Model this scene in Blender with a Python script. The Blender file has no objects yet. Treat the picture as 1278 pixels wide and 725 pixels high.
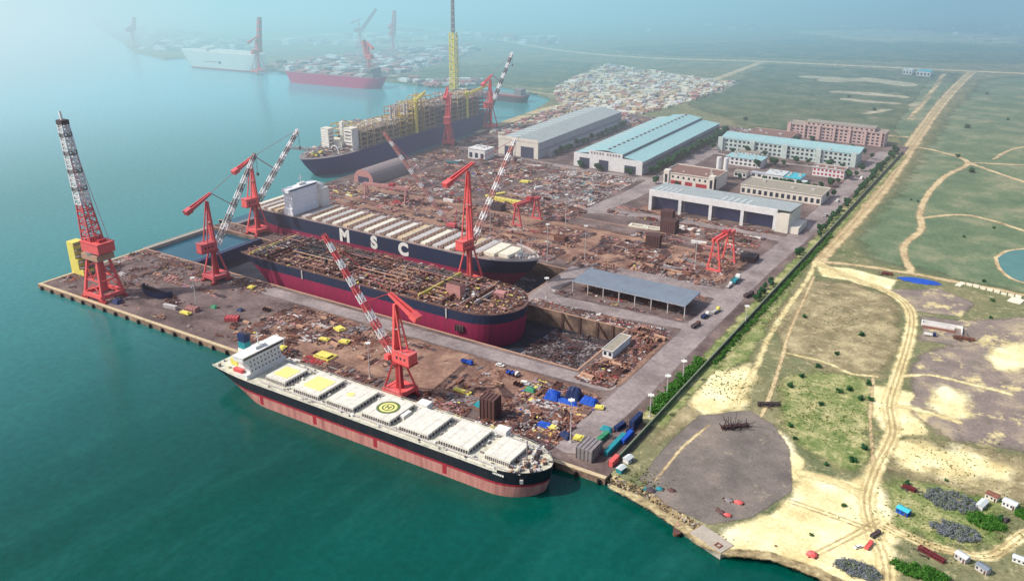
import bpy, math, random
import numpy as np
from mathutils import Vector, Matrix
from mathutils.geometry import tessellate_polygon

R = math.radians
rng = random.Random(7)
scn = bpy.context.scene
COL = scn.collection


def lin(r, g, b, k=1.0):
    def f(c):
        c /= 255.0
        return c / 12.92 if c <= 0.04045 else ((c + 0.055) / 1.055) ** 2.4
    return (f(r) * k, f(g) * k, f(b) * k, 1.0)


# ------------------------------------------------------------------ mesh builder
class MB:
    def __init__(self):
        self.v, self.f, self.m = [], [], []

    def add(self, vs, fs, m=0):
        o = len(self.v)
        self.v.extend(vs)
        for k, f in enumerate(fs):
            self.f.append(tuple(i + o for i in f))
            self.m.append(m[k] if isinstance(m, (list, tuple)) else m)

    def box(self, x0, y0, z0, x1, y1, z1, m=0, top=None):
        vs = [(x0, y0, z0), (x1, y0, z0), (x1, y1, z0), (x0, y1, z0), (x0, y0, z1), (x1, y0, z1), (x1, y1, z1), (x0, y1, z1)]
        t = m if top is None else top
        self.add(vs, [(3, 2, 1, 0), (4, 5, 6, 7), (0, 1, 5, 4), (1, 2, 6, 5), (2, 3, 7, 6), (3, 0, 4, 7)], [m, t, m, m, m, m])

    def rbox(self, cx, cy, z0, sx, sy, sz, a=0.0, m=0, top=None, taper=1.0):
        c, s = math.cos(a), math.sin(a)
        vs = []
        for z, k in ((z0, 1.0), (z0 + sz, taper)):
            for px, py in ((-1, -1), (1, -1), (1, 1), (-1, 1)):
                x, y = px * sx * 0.5 * k, py * sy * 0.5 * k
                vs.append((cx + x * c - y * s, cy + x * s + y * c, z))
        t = m if top is None else top
        self.add(vs, [(3, 2, 1, 0), (4, 5, 6, 7), (0, 1, 5, 4), (1, 2, 6, 5), (2, 3, 7, 6), (3, 0, 4, 7)], [m, t, m, m, m, m])

    def bar(self, a, b, w=0.3, h=None, m=0, w2=None, h2=None):
        a, b = Vector(a), Vector(b)
        h = w if h is None else h
        w2 = w if w2 is None else w2
        h2 = h if h2 is None else h2
        d = b - a
        if d.length < 1e-6:
            return
        d.normalize()
        up = Vector((0, 0, 1)) if abs(d.z) < 0.95 else Vector((1, 0, 0))
        r = d.cross(up).normalized()
        u = r.cross(d).normalized()
        vs = []
        for p, ww, hh in ((a, w, h), (b, w2, h2)):
            for sx, sy in ((-1, -1), (1, -1), (1, 1), (-1, 1)):
                vs.append(tuple(p + r * (sx * ww / 2) + u * (sy * hh / 2)))
        self.add(vs, [(3, 2, 1, 0), (4, 5, 6, 7), (0, 1, 5, 4), (1, 2, 6, 5), (2, 3, 7, 6), (3, 0, 4, 7)], m)

    def tube(self, a, b, r, n=8, m=0, r2=None):
        a, b = Vector(a), Vector(b)
        r2 = r if r2 is None else r2
        d = (b - a).normalized()
        up = Vector((0, 0, 1)) if abs(d.z) < 0.95 else Vector((1, 0, 0))
        x = d.cross(up).normalized()
        y = x.cross(d).normalized()
        vs = []
        for p, rr in ((a, r), (b, r2)):
            for k in range(n):
                t = 2 * math.pi * k / n
                vs.append(tuple(p + x * (rr * math.cos(t)) + y * (rr * math.sin(t))))
        fs = [(k, (k + 1) % n, n + (k + 1) % n, n + k) for k in range(n)]
        fs += [tuple(range(n - 1, -1, -1)), tuple(range(n, 2 * n))]
        self.add(vs, fs, m)

    def prism(self, poly, z0, z1, m=0, top=None):
        n = len(poly)
        vs = [(p[0], p[1], z0) for p in poly] + [(p[0], p[1], z1) for p in poly]
        t = m if top is None else top
        self.add(vs, [(k, (k + 1) % n, n + (k + 1) % n, n + k) for k in range(n)] + [tuple(range(n, 2 * n))], [m] * n + [t])

    def truss(self, a, b, wa, wb, n, mats=(0,), t=0.35, band=1):
        """square lattice boom from a to b; the bays take the materials in turn"""
        a, b = Vector(a), Vector(b)
        d = (b - a).normalized()
        up = Vector((0, 0, 1)) if abs(d.z) < 0.9 else Vector((1, 0, 0))
        x = d.cross(up).normalized()
        y = x.cross(d).normalized()

        def ring(k):
            s = k / n
            p = a.lerp(b, s)
            w = (wa + (wb - wa) * s) / 2
            return [p + x * (i * w) + y * (j * w) for i, j in ((-1, -1), (1, -1), (1, 1), (-1, 1))]
        for k in range(n):
            r0, r1 = ring(k), ring(k + 1)
            mt = mats[(k // band) % len(mats)]
            for i in range(4):
                self.bar(r0[i], r1[i], t * 1.35, m=mt)
                self.bar(r0[i], r0[(i + 1) % 4], t, m=mt)
                if k % 2:
                    self.bar(r0[i], r1[(i + 1) % 4], t * 0.8, m=mt)
                else:
                    self.bar(r0[(i + 1) % 4], r1[i], t * 0.8, m=mt)

    def build(self, name, mats, parent=None, loc=None, smooth=False):
        me = bpy.data.meshes.new(name)
        me.from_pydata(self.v, [], self.f)
        if not isinstance(mats, (list, tuple)):
            mats = [mats]
        for q in mats:
            me.materials.append(q)
        if len(mats) > 1:
            me.polygons.foreach_set('material_index', self.m)
        if smooth:
            me.polygons.foreach_set('use_smooth', [True] * len(me.polygons))
        me.update()
        o = bpy.data.objects.new(name, me)
        COL.objects.link(o)
        if parent is not None:
            o.parent = parent
        if loc is not None:
            o.location = loc
        return o


def tag(o, label, cat, group=None):
    o['label'] = label
    o['category'] = cat
    if group:
        o['group'] = group
    return o


def thing(name, label, cat, loc=(0, 0, 0), rotz=0.0, group=None):
    o = bpy.data.objects.new(name, None)
    o.empty_display_size = 1
    COL.objects.link(o)
    o.location = loc
    o.rotation_euler = (0, 0, rotz)
    return tag(o, label, cat, group)


def struct(o):
    o['kind'] = 'structure'
    return o


def kids(o):
    return [c for c in list(COL.objects) if c.parent == o]


def dup(root, ch, loc, rotz=0.0, scale=1.0, label=None, group=None):
    """copy of a thing; ch = [(child, [grandchildren])]"""
    r = root.copy()
    COL.objects.link(r)
    r.location = loc
    r.rotation_euler = (0, 0, rotz)
    r.scale = (scale,) * 3 if not isinstance(scale, tuple) else scale
    if label:
        r['label'] = label
    if group:
        r['group'] = group
    for c, gs in ch:
        d = c.copy()
        COL.objects.link(d)
        d.parent = r
        for g in gs:
            e = g.copy()
            COL.objects.link(e)
            e.parent = d
    return r


# ------------------------------------------------------------------ materials
def nodes(name):
    m = bpy.data.materials.new(name)
    m.use_nodes = True
    nt = m.node_tree
    nt.nodes.clear()
    return m, nt


def N(nt, t, **kw):
    n = nt.nodes.new(t)
    for k, v in kw.items():
        if k.startswith('_'):
            setattr(n, k[1:], v)
        else:
            n.inputs[k.replace('__', ' ')].default_value = v
    return n


def noise(nt, pos, scale, detail=4, rough=0.6):
    n = N(nt, 'ShaderNodeTexNoise', Scale=scale, Detail=detail, Roughness=rough)
    nt.links.new(pos, n.inputs['Vector'])
    return n.outputs['Fac']


def ramp(nt, fac, stops):
    n = nt.nodes.new('ShaderNodeValToRGB')
    e = n.color_ramp.elements
    while len(e) > 1:
        e.remove(e[-1])
    e[0].position, e[0].color = stops[0]
    for p, c in stops[1:]:
        q = e.new(p)
        q.color = c
    nt.links.new(fac, n.inputs['Fac'])
    return n.outputs['Color']


def mix(nt, fac, a, b, mode='MIX'):
    n = nt.nodes.new('ShaderNodeMix')
    n.data_type = 'RGBA'
    n.blend_type = mode
    for sock, val in ((n.inputs[0], fac), (n.inputs[6], a), (n.inputs[7], b)):
        if hasattr(val, 'is_output'):
            nt.links.new(val, sock)
        else:
            sock.default_value = val
    return n.outputs[2]


def math_(nt, op, a, b=None, c=None, clamp=False):
    n = nt.nodes.new('ShaderNodeMath')
    n.operation = op
    n.use_clamp = clamp
    for i, v in enumerate((a, b, c)):
        if v is None:
            continue
        if hasattr(v, 'is_output'):
            nt.links.new(v, n.inputs[i])
        else:
            n.inputs[i].default_value = v
    return n.outputs[0]


def finish(m, nt, color, rough=0.75, metal=0.0, bump=None, bstr=0.3, bdist=0.3, alpha=None, spec=0.4):
    b = N(nt, 'ShaderNodeBsdfPrincipled', Roughness=rough, Metallic=metal)
    b.inputs['Specular IOR Level'].default_value = spec
    if hasattr(color, 'is_output'):
        nt.links.new(color, b.inputs['Base Color'])
    else:
        b.inputs['Base Color'].default_value = color
    if bump is not None:
        bn = N(nt, 'ShaderNodeBump', Strength=bstr, Distance=bdist)
        nt.links.new(bump, bn.inputs['Height'])
        nt.links.new(bn.outputs['Normal'], b.inputs['Normal'])
    if alpha is not None:
        nt.links.new(alpha, b.inputs['Alpha'])
    out = nt.nodes.new('ShaderNodeOutputMaterial')
    nt.links.new(b.outputs[0], out.inputs['Surface'])
    return m


def pos_of(nt):
    return nt.nodes.new('ShaderNodeNewGeometry').outputs['Position']


_MC = {}


def paint(name, col, dirt=None, amount=0.45, scale=0.25, rough=0.6, metal=0.0, streak=False):
    """painted / weathered surface: base colour, larger grime and fine speckle"""
    if name in _MC:
        return _MC[name]
    m, nt = nodes(name)
    p = pos_of(nt)
    d = dirt or tuple(c * 0.55 for c in col[:3]) + (1,)
    if streak:
        vm = nt.nodes.new('ShaderNodeVectorMath')
        vm.operation = 'MULTIPLY'
        vm.inputs[1].default_value = (2.2, 2.2, .22)
        nt.links.new(p, vm.inputs[0])
        p = vm.outputs[0]
    n1 = noise(nt, p, scale, 5, 0.65)
    f = ramp(nt, n1, [(0.42, (0, 0, 0, 1)), (0.75, (amount,) * 3 + (1,))])
    c = mix(nt, f, col, d)
    n2 = noise(nt, p, scale * 7, 3)
    f2 = ramp(nt, n2, [(0.35, (0.86,) * 3 + (1,)), (0.7, (1.08,) * 3 + (1,))])
    c = mix(nt, 1.0, c, f2, 'MULTIPLY')
    _MC[name] = finish(m, nt, c, rough, metal)
    return _MC[name]


def multi(name, cols, scales=(0.05, 0.6), rough=0.9, bstr=0.25):
    """ground-like surface: three colours mixed by two noises"""
    if name in _MC:
        return _MC[name]
    m, nt = nodes(name)
    p = pos_of(nt)
    n1 = noise(nt, p, scales[0], 6, 0.62)
    n2 = noise(nt, p, scales[1], 5, 0.65)
    c = ramp(nt, n1, [(0.36, cols[0]), (0.5, cols[1]), (0.64, cols[2])])
    g = ramp(nt, n2, [(0.3, (0.72,) * 3 + (1,)), (0.7, (1.22,) * 3 + (1,))])
    c = mix(nt, 1.0, c, g, 'MULTIPLY')
    _MC[name] = finish(m, nt, c, rough, 0, n2, bstr, 0.4, spec=0.2)
    return _MC[name]


def patch_mat(name, cols, scales=(0.06, 0.7), nscale=0.12, amp=0.9, soft=0.12, rough=0.92, spots=None):
    """ground cover with a ragged edge: alpha from the edge attribute and noise"""
    m, nt = nodes(name)
    p = pos_of(nt)
    n1 = noise(nt, p, scales[0], 6, 0.65)
    n2 = noise(nt, p, scales[1], 5, 0.7)
    c = ramp(nt, n1, [(0.34, cols[0]), (0.5, cols[1]), (0.66, cols[2])])
    g = ramp(nt, n2, [(0.3, (0.72,) * 3 + (1,)), (0.7, (1.22,) * 3 + (1,))])
    c = mix(nt, 1.0, c, g, 'MULTIPLY')
    at = N(nt, 'ShaderNodeAttribute', _attribute_name='edge').outputs['Fac']
    e1 = noise(nt, p, nscale, 5, 0.7)
    s = math_(nt, 'MULTIPLY_ADD', e1, amp, math_(nt, 'SUBTRACT', at, amp * 0.5))
    mr = N(nt, 'ShaderNodeMapRange', _interpolation_type='SMOOTHSTEP')
    mr.inputs['From Min'].default_value = 0.5 - soft
    mr.inputs['From Max'].default_value = 0.5 + soft
    nt.links.new(s, mr.inputs['Value'])
    if spots:
        q = noise(nt, p, spots[1], 6, 0.72)
        f = ramp(nt, q, [(spots[2], (0, 0, 0, 1)), (spots[2] + .08, (spots[3],) * 3 + (1,))])
        c = mix(nt, f, c, spots[0])
        q2 = noise(nt, p, spots[1] * 2.3, 5, 0.7)
        f2 = ramp(nt, q2, [(.34, (.4,) * 3 + (1,)), (.44, (0, 0, 0, 1))])
        c = mix(nt, f2, c, lin(92, 100, 68))
    return finish(m, nt, c, rough, 0, None, alpha=mr.outputs['Result'], spec=0.15)


# ------------------------------------------------------------------ ground covers
def _seg_dist(px, py, a, b):
    ax, ay = a
    bx, by = b
    dx, dy = bx - ax, by - ay
    L = dx * dx + dy * dy or 1e-9
    t = np.clip(((px - ax) * dx + (py - ay) * dy) / L, 0, 1)
    return np.hypot(px - ax - t * dx, py - ay - t * dy)


def grid_sheet(name, m, bb, res, fn, z, edge=None):
    x0, y0, x1, y1 = bb
    nx, ny = max(2, int((x1 - x0) / res) + 1), max(2, int((y1 - y0) / res) + 1)
    xs, ys = np.linspace(x0, x1, nx), np.linspace(y0, y1, ny)
    X, Yg = np.meshgrid(xs, ys)
    e = fn(X, Yg)
    keep = np.maximum.reduce([e[:-1, :-1], e[1:, :-1], e[:-1, 1:], e[1:, 1:]]) > 0.0
    J, I = np.nonzero(keep)
    idx = (J * nx + I)
    quads = np.stack([idx, idx + 1, idx + 1 + nx, idx + nx], 1)
    used, inv = np.unique(quads, return_inverse=True)
    inv = inv.reshape(quads.shape)
    co = np.stack([X.ravel()[used], Yg.ravel()[used], np.full(len(used), z)], 1)
    me = bpy.data.meshes.new(name)
    me.from_pydata(co.tolist(), [], inv.tolist())
    at = me.attributes.new('edge', 'FLOAT', 'POINT')
    at.data.foreach_set('value', np.clip(e.ravel()[used], 0, 1).astype(np.float32))
    me.materials.append(m)
    o = bpy.data.objects.new(name, me)
    COL.objects.link(o)
    return struct(o)


def patch(name, m, poly, z, feather=6.0, res=3.0):
    P = list(poly)

    def fn(X, Yg):
        d = np.full(X.shape, 1e9)
        ins = np.zeros(X.shape, bool)
        n = len(P)
        for k in range(n):
            a, b = P[k], P[(k + 1) % n]
            d = np.minimum(d, _seg_dist(X, Yg, a, b))
            c = ((a[1] > Yg) != (b[1] > Yg)) & (X < (b[0] - a[0]) * (Yg - a[1]) / ((b[1] - a[1]) or 1e-9) + a[0])
            ins ^= c
        return 0.5 + np.where(ins, d, -d) / (2 * feather)
    xs, ys = [p[0] for p in P], [p[1] for p in P]
    return grid_sheet(name, m, (min(xs) - feather, min(ys) - feather, max(xs) + feather, max(ys) + feather), res, fn, z)


def smooth_line(pts, n=6):
    """Catmull-Rom through the points"""
    P = [pts[0]] + list(pts) + [pts[-1]]
    out = []
    for i in range(1, len(P) - 2):
        p0, p1, p2, p3 = P[i - 1], P[i], P[i + 1], P[i + 2]
        for k in range(n):
            t = k / n
            out.append(tuple(0.5 * (2 * p1[j] + (p2[j] - p0[j]) * t + (2 * p0[j] - 5 * p1[j] + 4 * p2[j] - p3[j]) * t * t
                                    + (3 * p1[j] - p0[j] - 3 * p2[j] + p3[j]) * t ** 3) for j in (0, 1)))
    out.append(tuple(pts[-1]))
    return out


def track(name, m, lines, z, width=4.0, feather=3.0, res=2.0):
    """lines: list of (points, width or None)"""
    segs = []
    for ln in lines:
        pts, w = ln if isinstance(ln, tuple) and isinstance(ln[1], (int, float)) else (ln, width)
        segs.append((smooth_line(pts), w))
    allp = [p for s, _ in segs for p in s]

    def fn(X, Yg):
        e = np.full(X.shape, -1.0)
        for s, w in segs:
            d = np.full(X.shape, 1e9)
            for k in range(len(s) - 1):
                d = np.minimum(d, _seg_dist(X, Yg, s[k], s[k + 1]))
            e = np.maximum(e, 0.5 + (w / 2 - d) / (2 * feather))
        return e
    mg = width + feather * 2
    xs, ys = [p[0] for p in allp], [p[1] for p in allp]
    return grid_sheet(name, m, (min(xs) - mg, min(ys) - mg, max(xs) + mg, max(ys) + mg), res, fn, z)


def flat_poly(name, m, poly, z, zb=None):
    tris = tessellate_polygon([[Vector((p[0], p[1], 0)) for p in poly]])
    mb = MB()
    vs = [(p[0], p[1], z) for p in poly]
    fs = []
    for t in tris:
        a, b, c = (Vector(vs[i]) for i in t)
        fs.append(t if (b - a).cross(c - a).z > 0 else (t[0], t[2], t[1]))
    mb.add(vs, fs)
    if zb is not None:
        n = len(poly)
        area = sum(poly[k][0] * poly[(k + 1) % n][1] - poly[(k + 1) % n][0] * poly[k][1] for k in range(n))
        v2 = vs + [(p[0], p[1], zb) for p in poly]
        q = [(k, n + k, n + (k + 1) % n, (k + 1) % n) for k in range(n)]
        mb.add(v2, q if area > 0 else [t[::-1] for t in q])
    return struct(mb.build(name, m))


# ================================================================== camera, light, sky
CAM = (159.14, -340.27, 260.0)
cam = bpy.data.cameras.new('camera')
cam.lens = 30.99
cam.sensor_width = 36
cam.clip_end = 60000
cam.clip_start = 1
co = bpy.data.objects.new('camera', cam)
COL.objects.link(co)
co.location = CAM
co.rotation_euler = (R(90 - 22.45), 0, R(32.2))
scn.camera = co

SUN_DIR = Vector((-0.75, -0.66, 0)).normalized()      # towards the sun, on the ground
SUN_EL = R(46)
w = bpy.data.worlds.new('World')
scn.world = w
w.use_nodes = True
wn = w.node_tree
sky = wn.nodes.new('ShaderNodeTexSky')
sky.sky_type = 'NISHITA'
sky.sun_disc = False
sky.sun_elevation = SUN_EL
sky.sun_rotation = math.atan2(SUN_DIR.x, SUN_DIR.y)
sky.dust_density = 3.0
sky.altitude = 100
wn.links.new(sky.outputs[0], wn.nodes['Background'].inputs[0])
wn.nodes['Background'].inputs[1].default_value = 0.165
sl = bpy.data.lights.new('sun', 'SUN')
sl.energy = 4.1
sl.angle = R(0.6)
sl.color = (1.0, 0.95, 0.86)
so = bpy.data.objects.new('sun', sl)
COL.objects.link(so)
sd = Vector((SUN_DIR.x * math.cos(SUN_EL), SUN_DIR.y * math.cos(SUN_EL), math.sin(SUN_EL)))
so.rotation_euler = sd.to_track_quat('Z', 'Y').to_euler()
so.location = (0, 0, 500)
scn.view_settings.view_transform = 'Standard'
scn.view_settings.look = 'None'
scn.cycles.max_bounces = 5
scn.cycles.transparent_max_bounces = 16
scn.cycles.volume_bounces = 0
scn.cycles.volume_step_rate = 0.12
scn.cycles.volume_max_steps = 96

# haze that thickens with distance out over the far shore and the sea
FWD, RGT = (-0.533, 0.846), (0.846, 0.533)
m, nt = nodes('glowing_haze')
sep = nt.nodes.new('ShaderNodeSeparateXYZ')
nt.links.new(pos_of(nt), sep.inputs[0])
dx = math_(nt, 'SUBTRACT', sep.outputs[0], CAM[0])
dy = math_(nt, 'SUBTRACT', sep.outputs[1], CAM[1])
fw = math_(nt, 'ADD', math_(nt, 'MULTIPLY', dx, FWD[0]), math_(nt, 'MULTIPLY', dy, FWD[1]))
rt = math_(nt, 'ADD', math_(nt, 'MULTIPLY', dx, RGT[0]), math_(nt, 'MULTIPLY', dy, RGT[1]))
lat = math_(nt, 'DIVIDE', rt, math_(nt, 'MAXIMUM', fw, 100.0))
dens = math_(nt, 'MULTIPLY', math_(nt, 'MAXIMUM', math_(nt, 'SUBTRACT', fw, 330.0), 0.0), 0.00000072)
left = N(nt, 'ShaderNodeMapRange')
left.inputs['From Min'].default_value, left.inputs['From Max'].default_value = 0.3, -0.45
left.inputs['To Min'].default_value, left.inputs['To Max'].default_value = 0.78, 1.12
nt.links.new(lat, left.inputs['Value'])
dens = math_(nt, 'ADD', dens, math_(nt, 'MULTIPLY', math_(nt, 'MAXIMUM', math_(nt, 'SUBTRACT', fw, 1350.0), 0.0), 0.0000012))
dens = math_(nt, 'MULTIPLY', dens, left.outputs[0])
dens = math_(nt, 'MINIMUM', dens, 0.004)
lt2 = N(nt, 'ShaderNodeMapRange')
lt2.inputs['From Min'].default_value, lt2.inputs['From Max'].default_value = -0.62, 0.5
nt.links.new(lat, lt2.inputs['Value'])
hc = ramp(nt, lt2.outputs[0], [(0.0, (0.68, 0.93, 1.0, 1)), (0.28, (0.42, 0.80, 0.90, 1)), (0.6, (0.33, 0.67, 0.80, 1)), (1.0, (0.22, 0.46, 0.60, 1))])
va = N(nt, 'ShaderNodeVolumeAbsorption', Color=(0, 0, 0, 1))
ve = nt.nodes.new('ShaderNodeEmission')  # emitted glow in place of scattered sunlight, whiter on the glare side
nt.links.new(dens, va.inputs['Density'])
near = N(nt, 'ShaderNodeMapRange', _interpolation_type='SMOOTHSTEP')
near.inputs['From Min'].default_value, near.inputs['From Max'].default_value = 650.0, 1500.0
nt.links.new(fw, near.inputs['Value'])
hc = mix(nt, near.outputs[0], (0.54, 0.50, 0.56, 1), hc)
nt.links.new(hc, ve.inputs['Color'])
nt.links.new(dens, ve.inputs['Strength'])
ad = nt.nodes.new('ShaderNodeAddShader')
nt.links.new(va.outputs[0], ad.inputs[0])
nt.links.new(ve.outputs[0], ad.inputs[1])
ou = nt.nodes.new('ShaderNodeOutputMaterial')
nt.links.new(ad.outputs[0], ou.inputs['Volume'])
mb = MB()
mb.box(-7000, -900, -30, 4500, 7500, 330)
struct(mb.build('haze', m))

# ================================================================== water and land
m, nt = nodes('sea_water')
p = pos_of(nt)
n1 = noise(nt, p, 0.004, 4, 0.6)
n2 = noise(nt, p, 0.22, 4, 0.7)
n3 = noise(nt, p, 0.02, 3, 0.6)
c = ramp(nt, n1, [(0.3, lin(0, 50, 42)), (0.5, lin(0, 62, 53)), (0.7, lin(0, 78, 68))])
c = mix(nt, math_(nt, 'MULTIPLY', n3, 0.2), c, lin(16, 100, 88))
# paler, silt-laden water out past the quay; far out, sky reflection painted in
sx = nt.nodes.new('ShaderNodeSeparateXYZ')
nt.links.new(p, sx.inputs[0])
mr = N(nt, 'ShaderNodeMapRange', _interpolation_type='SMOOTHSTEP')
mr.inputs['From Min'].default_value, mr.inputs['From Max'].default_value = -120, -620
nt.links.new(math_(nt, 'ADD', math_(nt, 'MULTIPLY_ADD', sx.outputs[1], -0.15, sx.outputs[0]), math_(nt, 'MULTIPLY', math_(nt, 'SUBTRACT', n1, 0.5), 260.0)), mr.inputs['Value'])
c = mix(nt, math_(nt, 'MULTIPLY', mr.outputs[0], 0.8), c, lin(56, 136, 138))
m3 = N(nt, 'ShaderNodeMapRange', _interpolation_type='SMOOTHSTEP')  # pale blend farther out puts bright sky reflection into the base colour
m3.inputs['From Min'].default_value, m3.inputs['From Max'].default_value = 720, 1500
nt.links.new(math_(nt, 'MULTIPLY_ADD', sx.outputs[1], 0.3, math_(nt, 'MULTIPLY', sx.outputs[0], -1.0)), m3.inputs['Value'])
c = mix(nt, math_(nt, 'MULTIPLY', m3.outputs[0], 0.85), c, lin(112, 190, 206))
vm = nt.nodes.new('ShaderNodeVectorMath')
vm.operation = 'MULTIPLY'
vm.inputs[1].default_value = (.9, .25, 1)
nt.links.new(p, vm.inputs[0])
n4 = noise(nt, vm.outputs[0], 0.03, 6, 0.7)
c = mix(nt, ramp(nt, n4, [(.5, (0, 0, 0, 1)), (.75, (.14,) * 3 + (1,))]), c, lin(60, 140, 130))
g = ramp(nt, n2, [(0.3, (0.86,) * 3 + (1,)), (0.7, (1.16,) * 3 + (1,))])
c = mix(nt, 1.0, c, g, 'MULTIPLY')
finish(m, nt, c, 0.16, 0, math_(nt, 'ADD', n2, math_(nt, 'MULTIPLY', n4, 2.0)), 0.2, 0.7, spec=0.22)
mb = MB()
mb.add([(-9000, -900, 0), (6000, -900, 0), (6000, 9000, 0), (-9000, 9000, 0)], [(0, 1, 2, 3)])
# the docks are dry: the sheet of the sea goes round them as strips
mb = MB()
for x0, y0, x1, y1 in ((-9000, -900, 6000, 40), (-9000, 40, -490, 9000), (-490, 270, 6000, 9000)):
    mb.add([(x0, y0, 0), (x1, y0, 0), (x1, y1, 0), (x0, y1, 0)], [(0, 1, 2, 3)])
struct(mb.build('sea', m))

GZ = 3.3
LAND = [(2, 6), (20, 4), (45, -6), (56, -9), (68, -12), (86, -5), (107, -4), (121, -6), (165, -11), (300, -40), (2500, -300),
        (9000, 1000), (9000, 9000), (-9000, 9000), (-4200, 2600), (-2970.9, 1674.0), (-2600.3, 1480.8), (-2415.1, 1338.9), (-2164.8, 1195.1), (-1833.5, 1029.7), (-1622.5, 915.8), (-1515.2, 890.6),
        (-1469.5, 875.5), (-1457.0, 912.4), (-1197.3, 899.0), (-1124.2, 895.8), (-889.9, 907.7), (-803.0, 900.8), (-771.7, 900.8), (-717.5, 974.8), (-629.1, 952.3), (-551.2, 911.9), (-534.2, 856.9), (-517.7, 770.0), (-493.4, 673.2),
        (-503, 700), (-505, 345), (-500, 262), (-500, 262), (-60, 262), (-60, 20)]
m, nt = nodes('plain_earth')
p = pos_of(nt)
n1 = noise(nt, p, 0.0035, 7, 0.6)
n2 = noise(nt, p, 0.03, 6, 0.68)
n3 = noise(nt, p, 0.5, 5, 0.7)
c1 = ramp(nt, n1, [(0.36, lin(98, 106, 76)), (0.47, lin(124, 124, 92)), (0.56, lin(106, 118, 82)), (0.7, lin(150, 140, 108))])
c2 = ramp(nt, n2, [(0.34, lin(82, 100, 68)), (0.48, lin(122, 122, 90)), (0.6, lin(140, 132, 100)), (0.72, lin(190, 176, 136))])
c = mix(nt, 0.55, c1, c2)
g = ramp(nt, n3, [(0.3, (0.68,) * 3 + (1,)), (0.7, (1.25,) * 3 + (1,))])
c = mix(nt, 1.0, c, g, 'MULTIPLY')
q = noise(nt, p, 0.16, 6, 0.74)
c = mix(nt, ramp(nt, q, [(.55, (0, 0, 0, 1)), (.64, (.55,) * 3 + (1,))]), c, lin(196, 182, 142))
finish(m, nt, c, 0.95, 0, n3, 0.3, 0.5, spec=0.1)
flat_poly('ground', m, LAND, GZ, -1.5)

# ------------------------------------------------------------------ yard platform with its two docks
D1 = (-490, 97, -68, 168)      # first dock
D2 = (-500, 186, -158, 246)    # second dock
YZ = 3.5
yard_m = multi('yard_concrete', [lin(88, 74, 72), lin(110, 94, 90), lin(132, 115, 109)], (0.035, 0.35))
yard2_m = multi('quay_wall_concrete', [lin(112, 92, 82), lin(142, 116, 100), lin(166, 138, 118)], (0.06, 0.5))
xs = sorted({-490, -500, -68, -158, 0, -4})
mb = MB()
rects = [(-490, 0, 0, 97), (-490, 168, 0, 186), (-68, 97, 0, 168), (-158, 186, 0, 246), (-500, 246, 0, 262)]
for x0, y0, x1, y1 in rects:
    n = 6
    mb.add([(x0, y0, YZ), (x1, y0, YZ), (x1, y1, YZ), (x0, y1, YZ)], [(0, 1, 2, 3)])
mb.add([(-500, 262, YZ), (0, 262, YZ), (0, 850, YZ), (-420, 850, YZ), (-503, 700, YZ), (-505, 345, YZ)], [(0, 1, 2, 3, 4, 5)])
struct(mb.build('yard_ground', yard_m))
mb = MB()
def wall_line(pts, z0, z1):
    for a, b in zip(pts[:-1], pts[1:]):
        mb.add([(a[0], a[1], z0), (b[0], b[1], z0), (b[0], b[1], z1), (a[0], a[1], z1)], [(0, 1, 2, 3)])
wall_line([(-490, 97), (-490, 0), (0, 0), (0, 30)], -6, YZ)
wall_line([(-500, 186), (-490, 186), (-490, 168)], -6, YZ)
wall_line([(-503, 700), (-505, 345), (-500, 262), (-500, 246)], -6, YZ)
struct(mb.build('quay', yard2_m))
mb = MB()
for d in (D1, D2):
    x0, y0, x1, y1 = d
    wall_line([(x0, y1), (x1, y1), (x1, y0), (x0, y0)], -9, YZ)
struct(mb.build('dock_wall', multi('dock_wall_concrete', [lin(84, 70, 66), lin(116, 96, 84), lin(146, 122, 104)], (.09, .6))))
floor_m = multi('dock_floor_wet', [lin(34, 38, 50), lin(46, 50, 62), lin(70, 64, 70)], (0.05, 0.5))
mb = MB()
for d in (D1, D2):
    mb.add([(d[0], d[1], -8.6), (d[2], d[1], -8.6), (d[2], d[3], -8.6), (d[0], d[3], -8.6)], [(0, 1, 2, 3)])
struct(mb.build('dock_floor', floor_m))
m, nt = nodes('dock_water')
p = pos_of(nt)
finish(m, nt, ramp(nt, noise(nt, p, 0.05), [(0.3, lin(0, 64, 88)), (0.7, lin(4, 84, 102))]), 0.12, 0, noise(nt, p, 0.5), 0.1, 0.3)
mb = MB()
mb.add([(-489, 97, 0.4), (-428, 97, 0.4), (-428, 168, 0.4), (-489, 168, 0.4)], [(0, 1, 2, 3)])
mb.add([(-499, 186, 0.4), (-478, 186, 0.4), (-478, 246, 0.4), (-499, 246, 0.4)], [(0, 1, 2, 3)])
struct(mb.build('dock_water', m))

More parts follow.
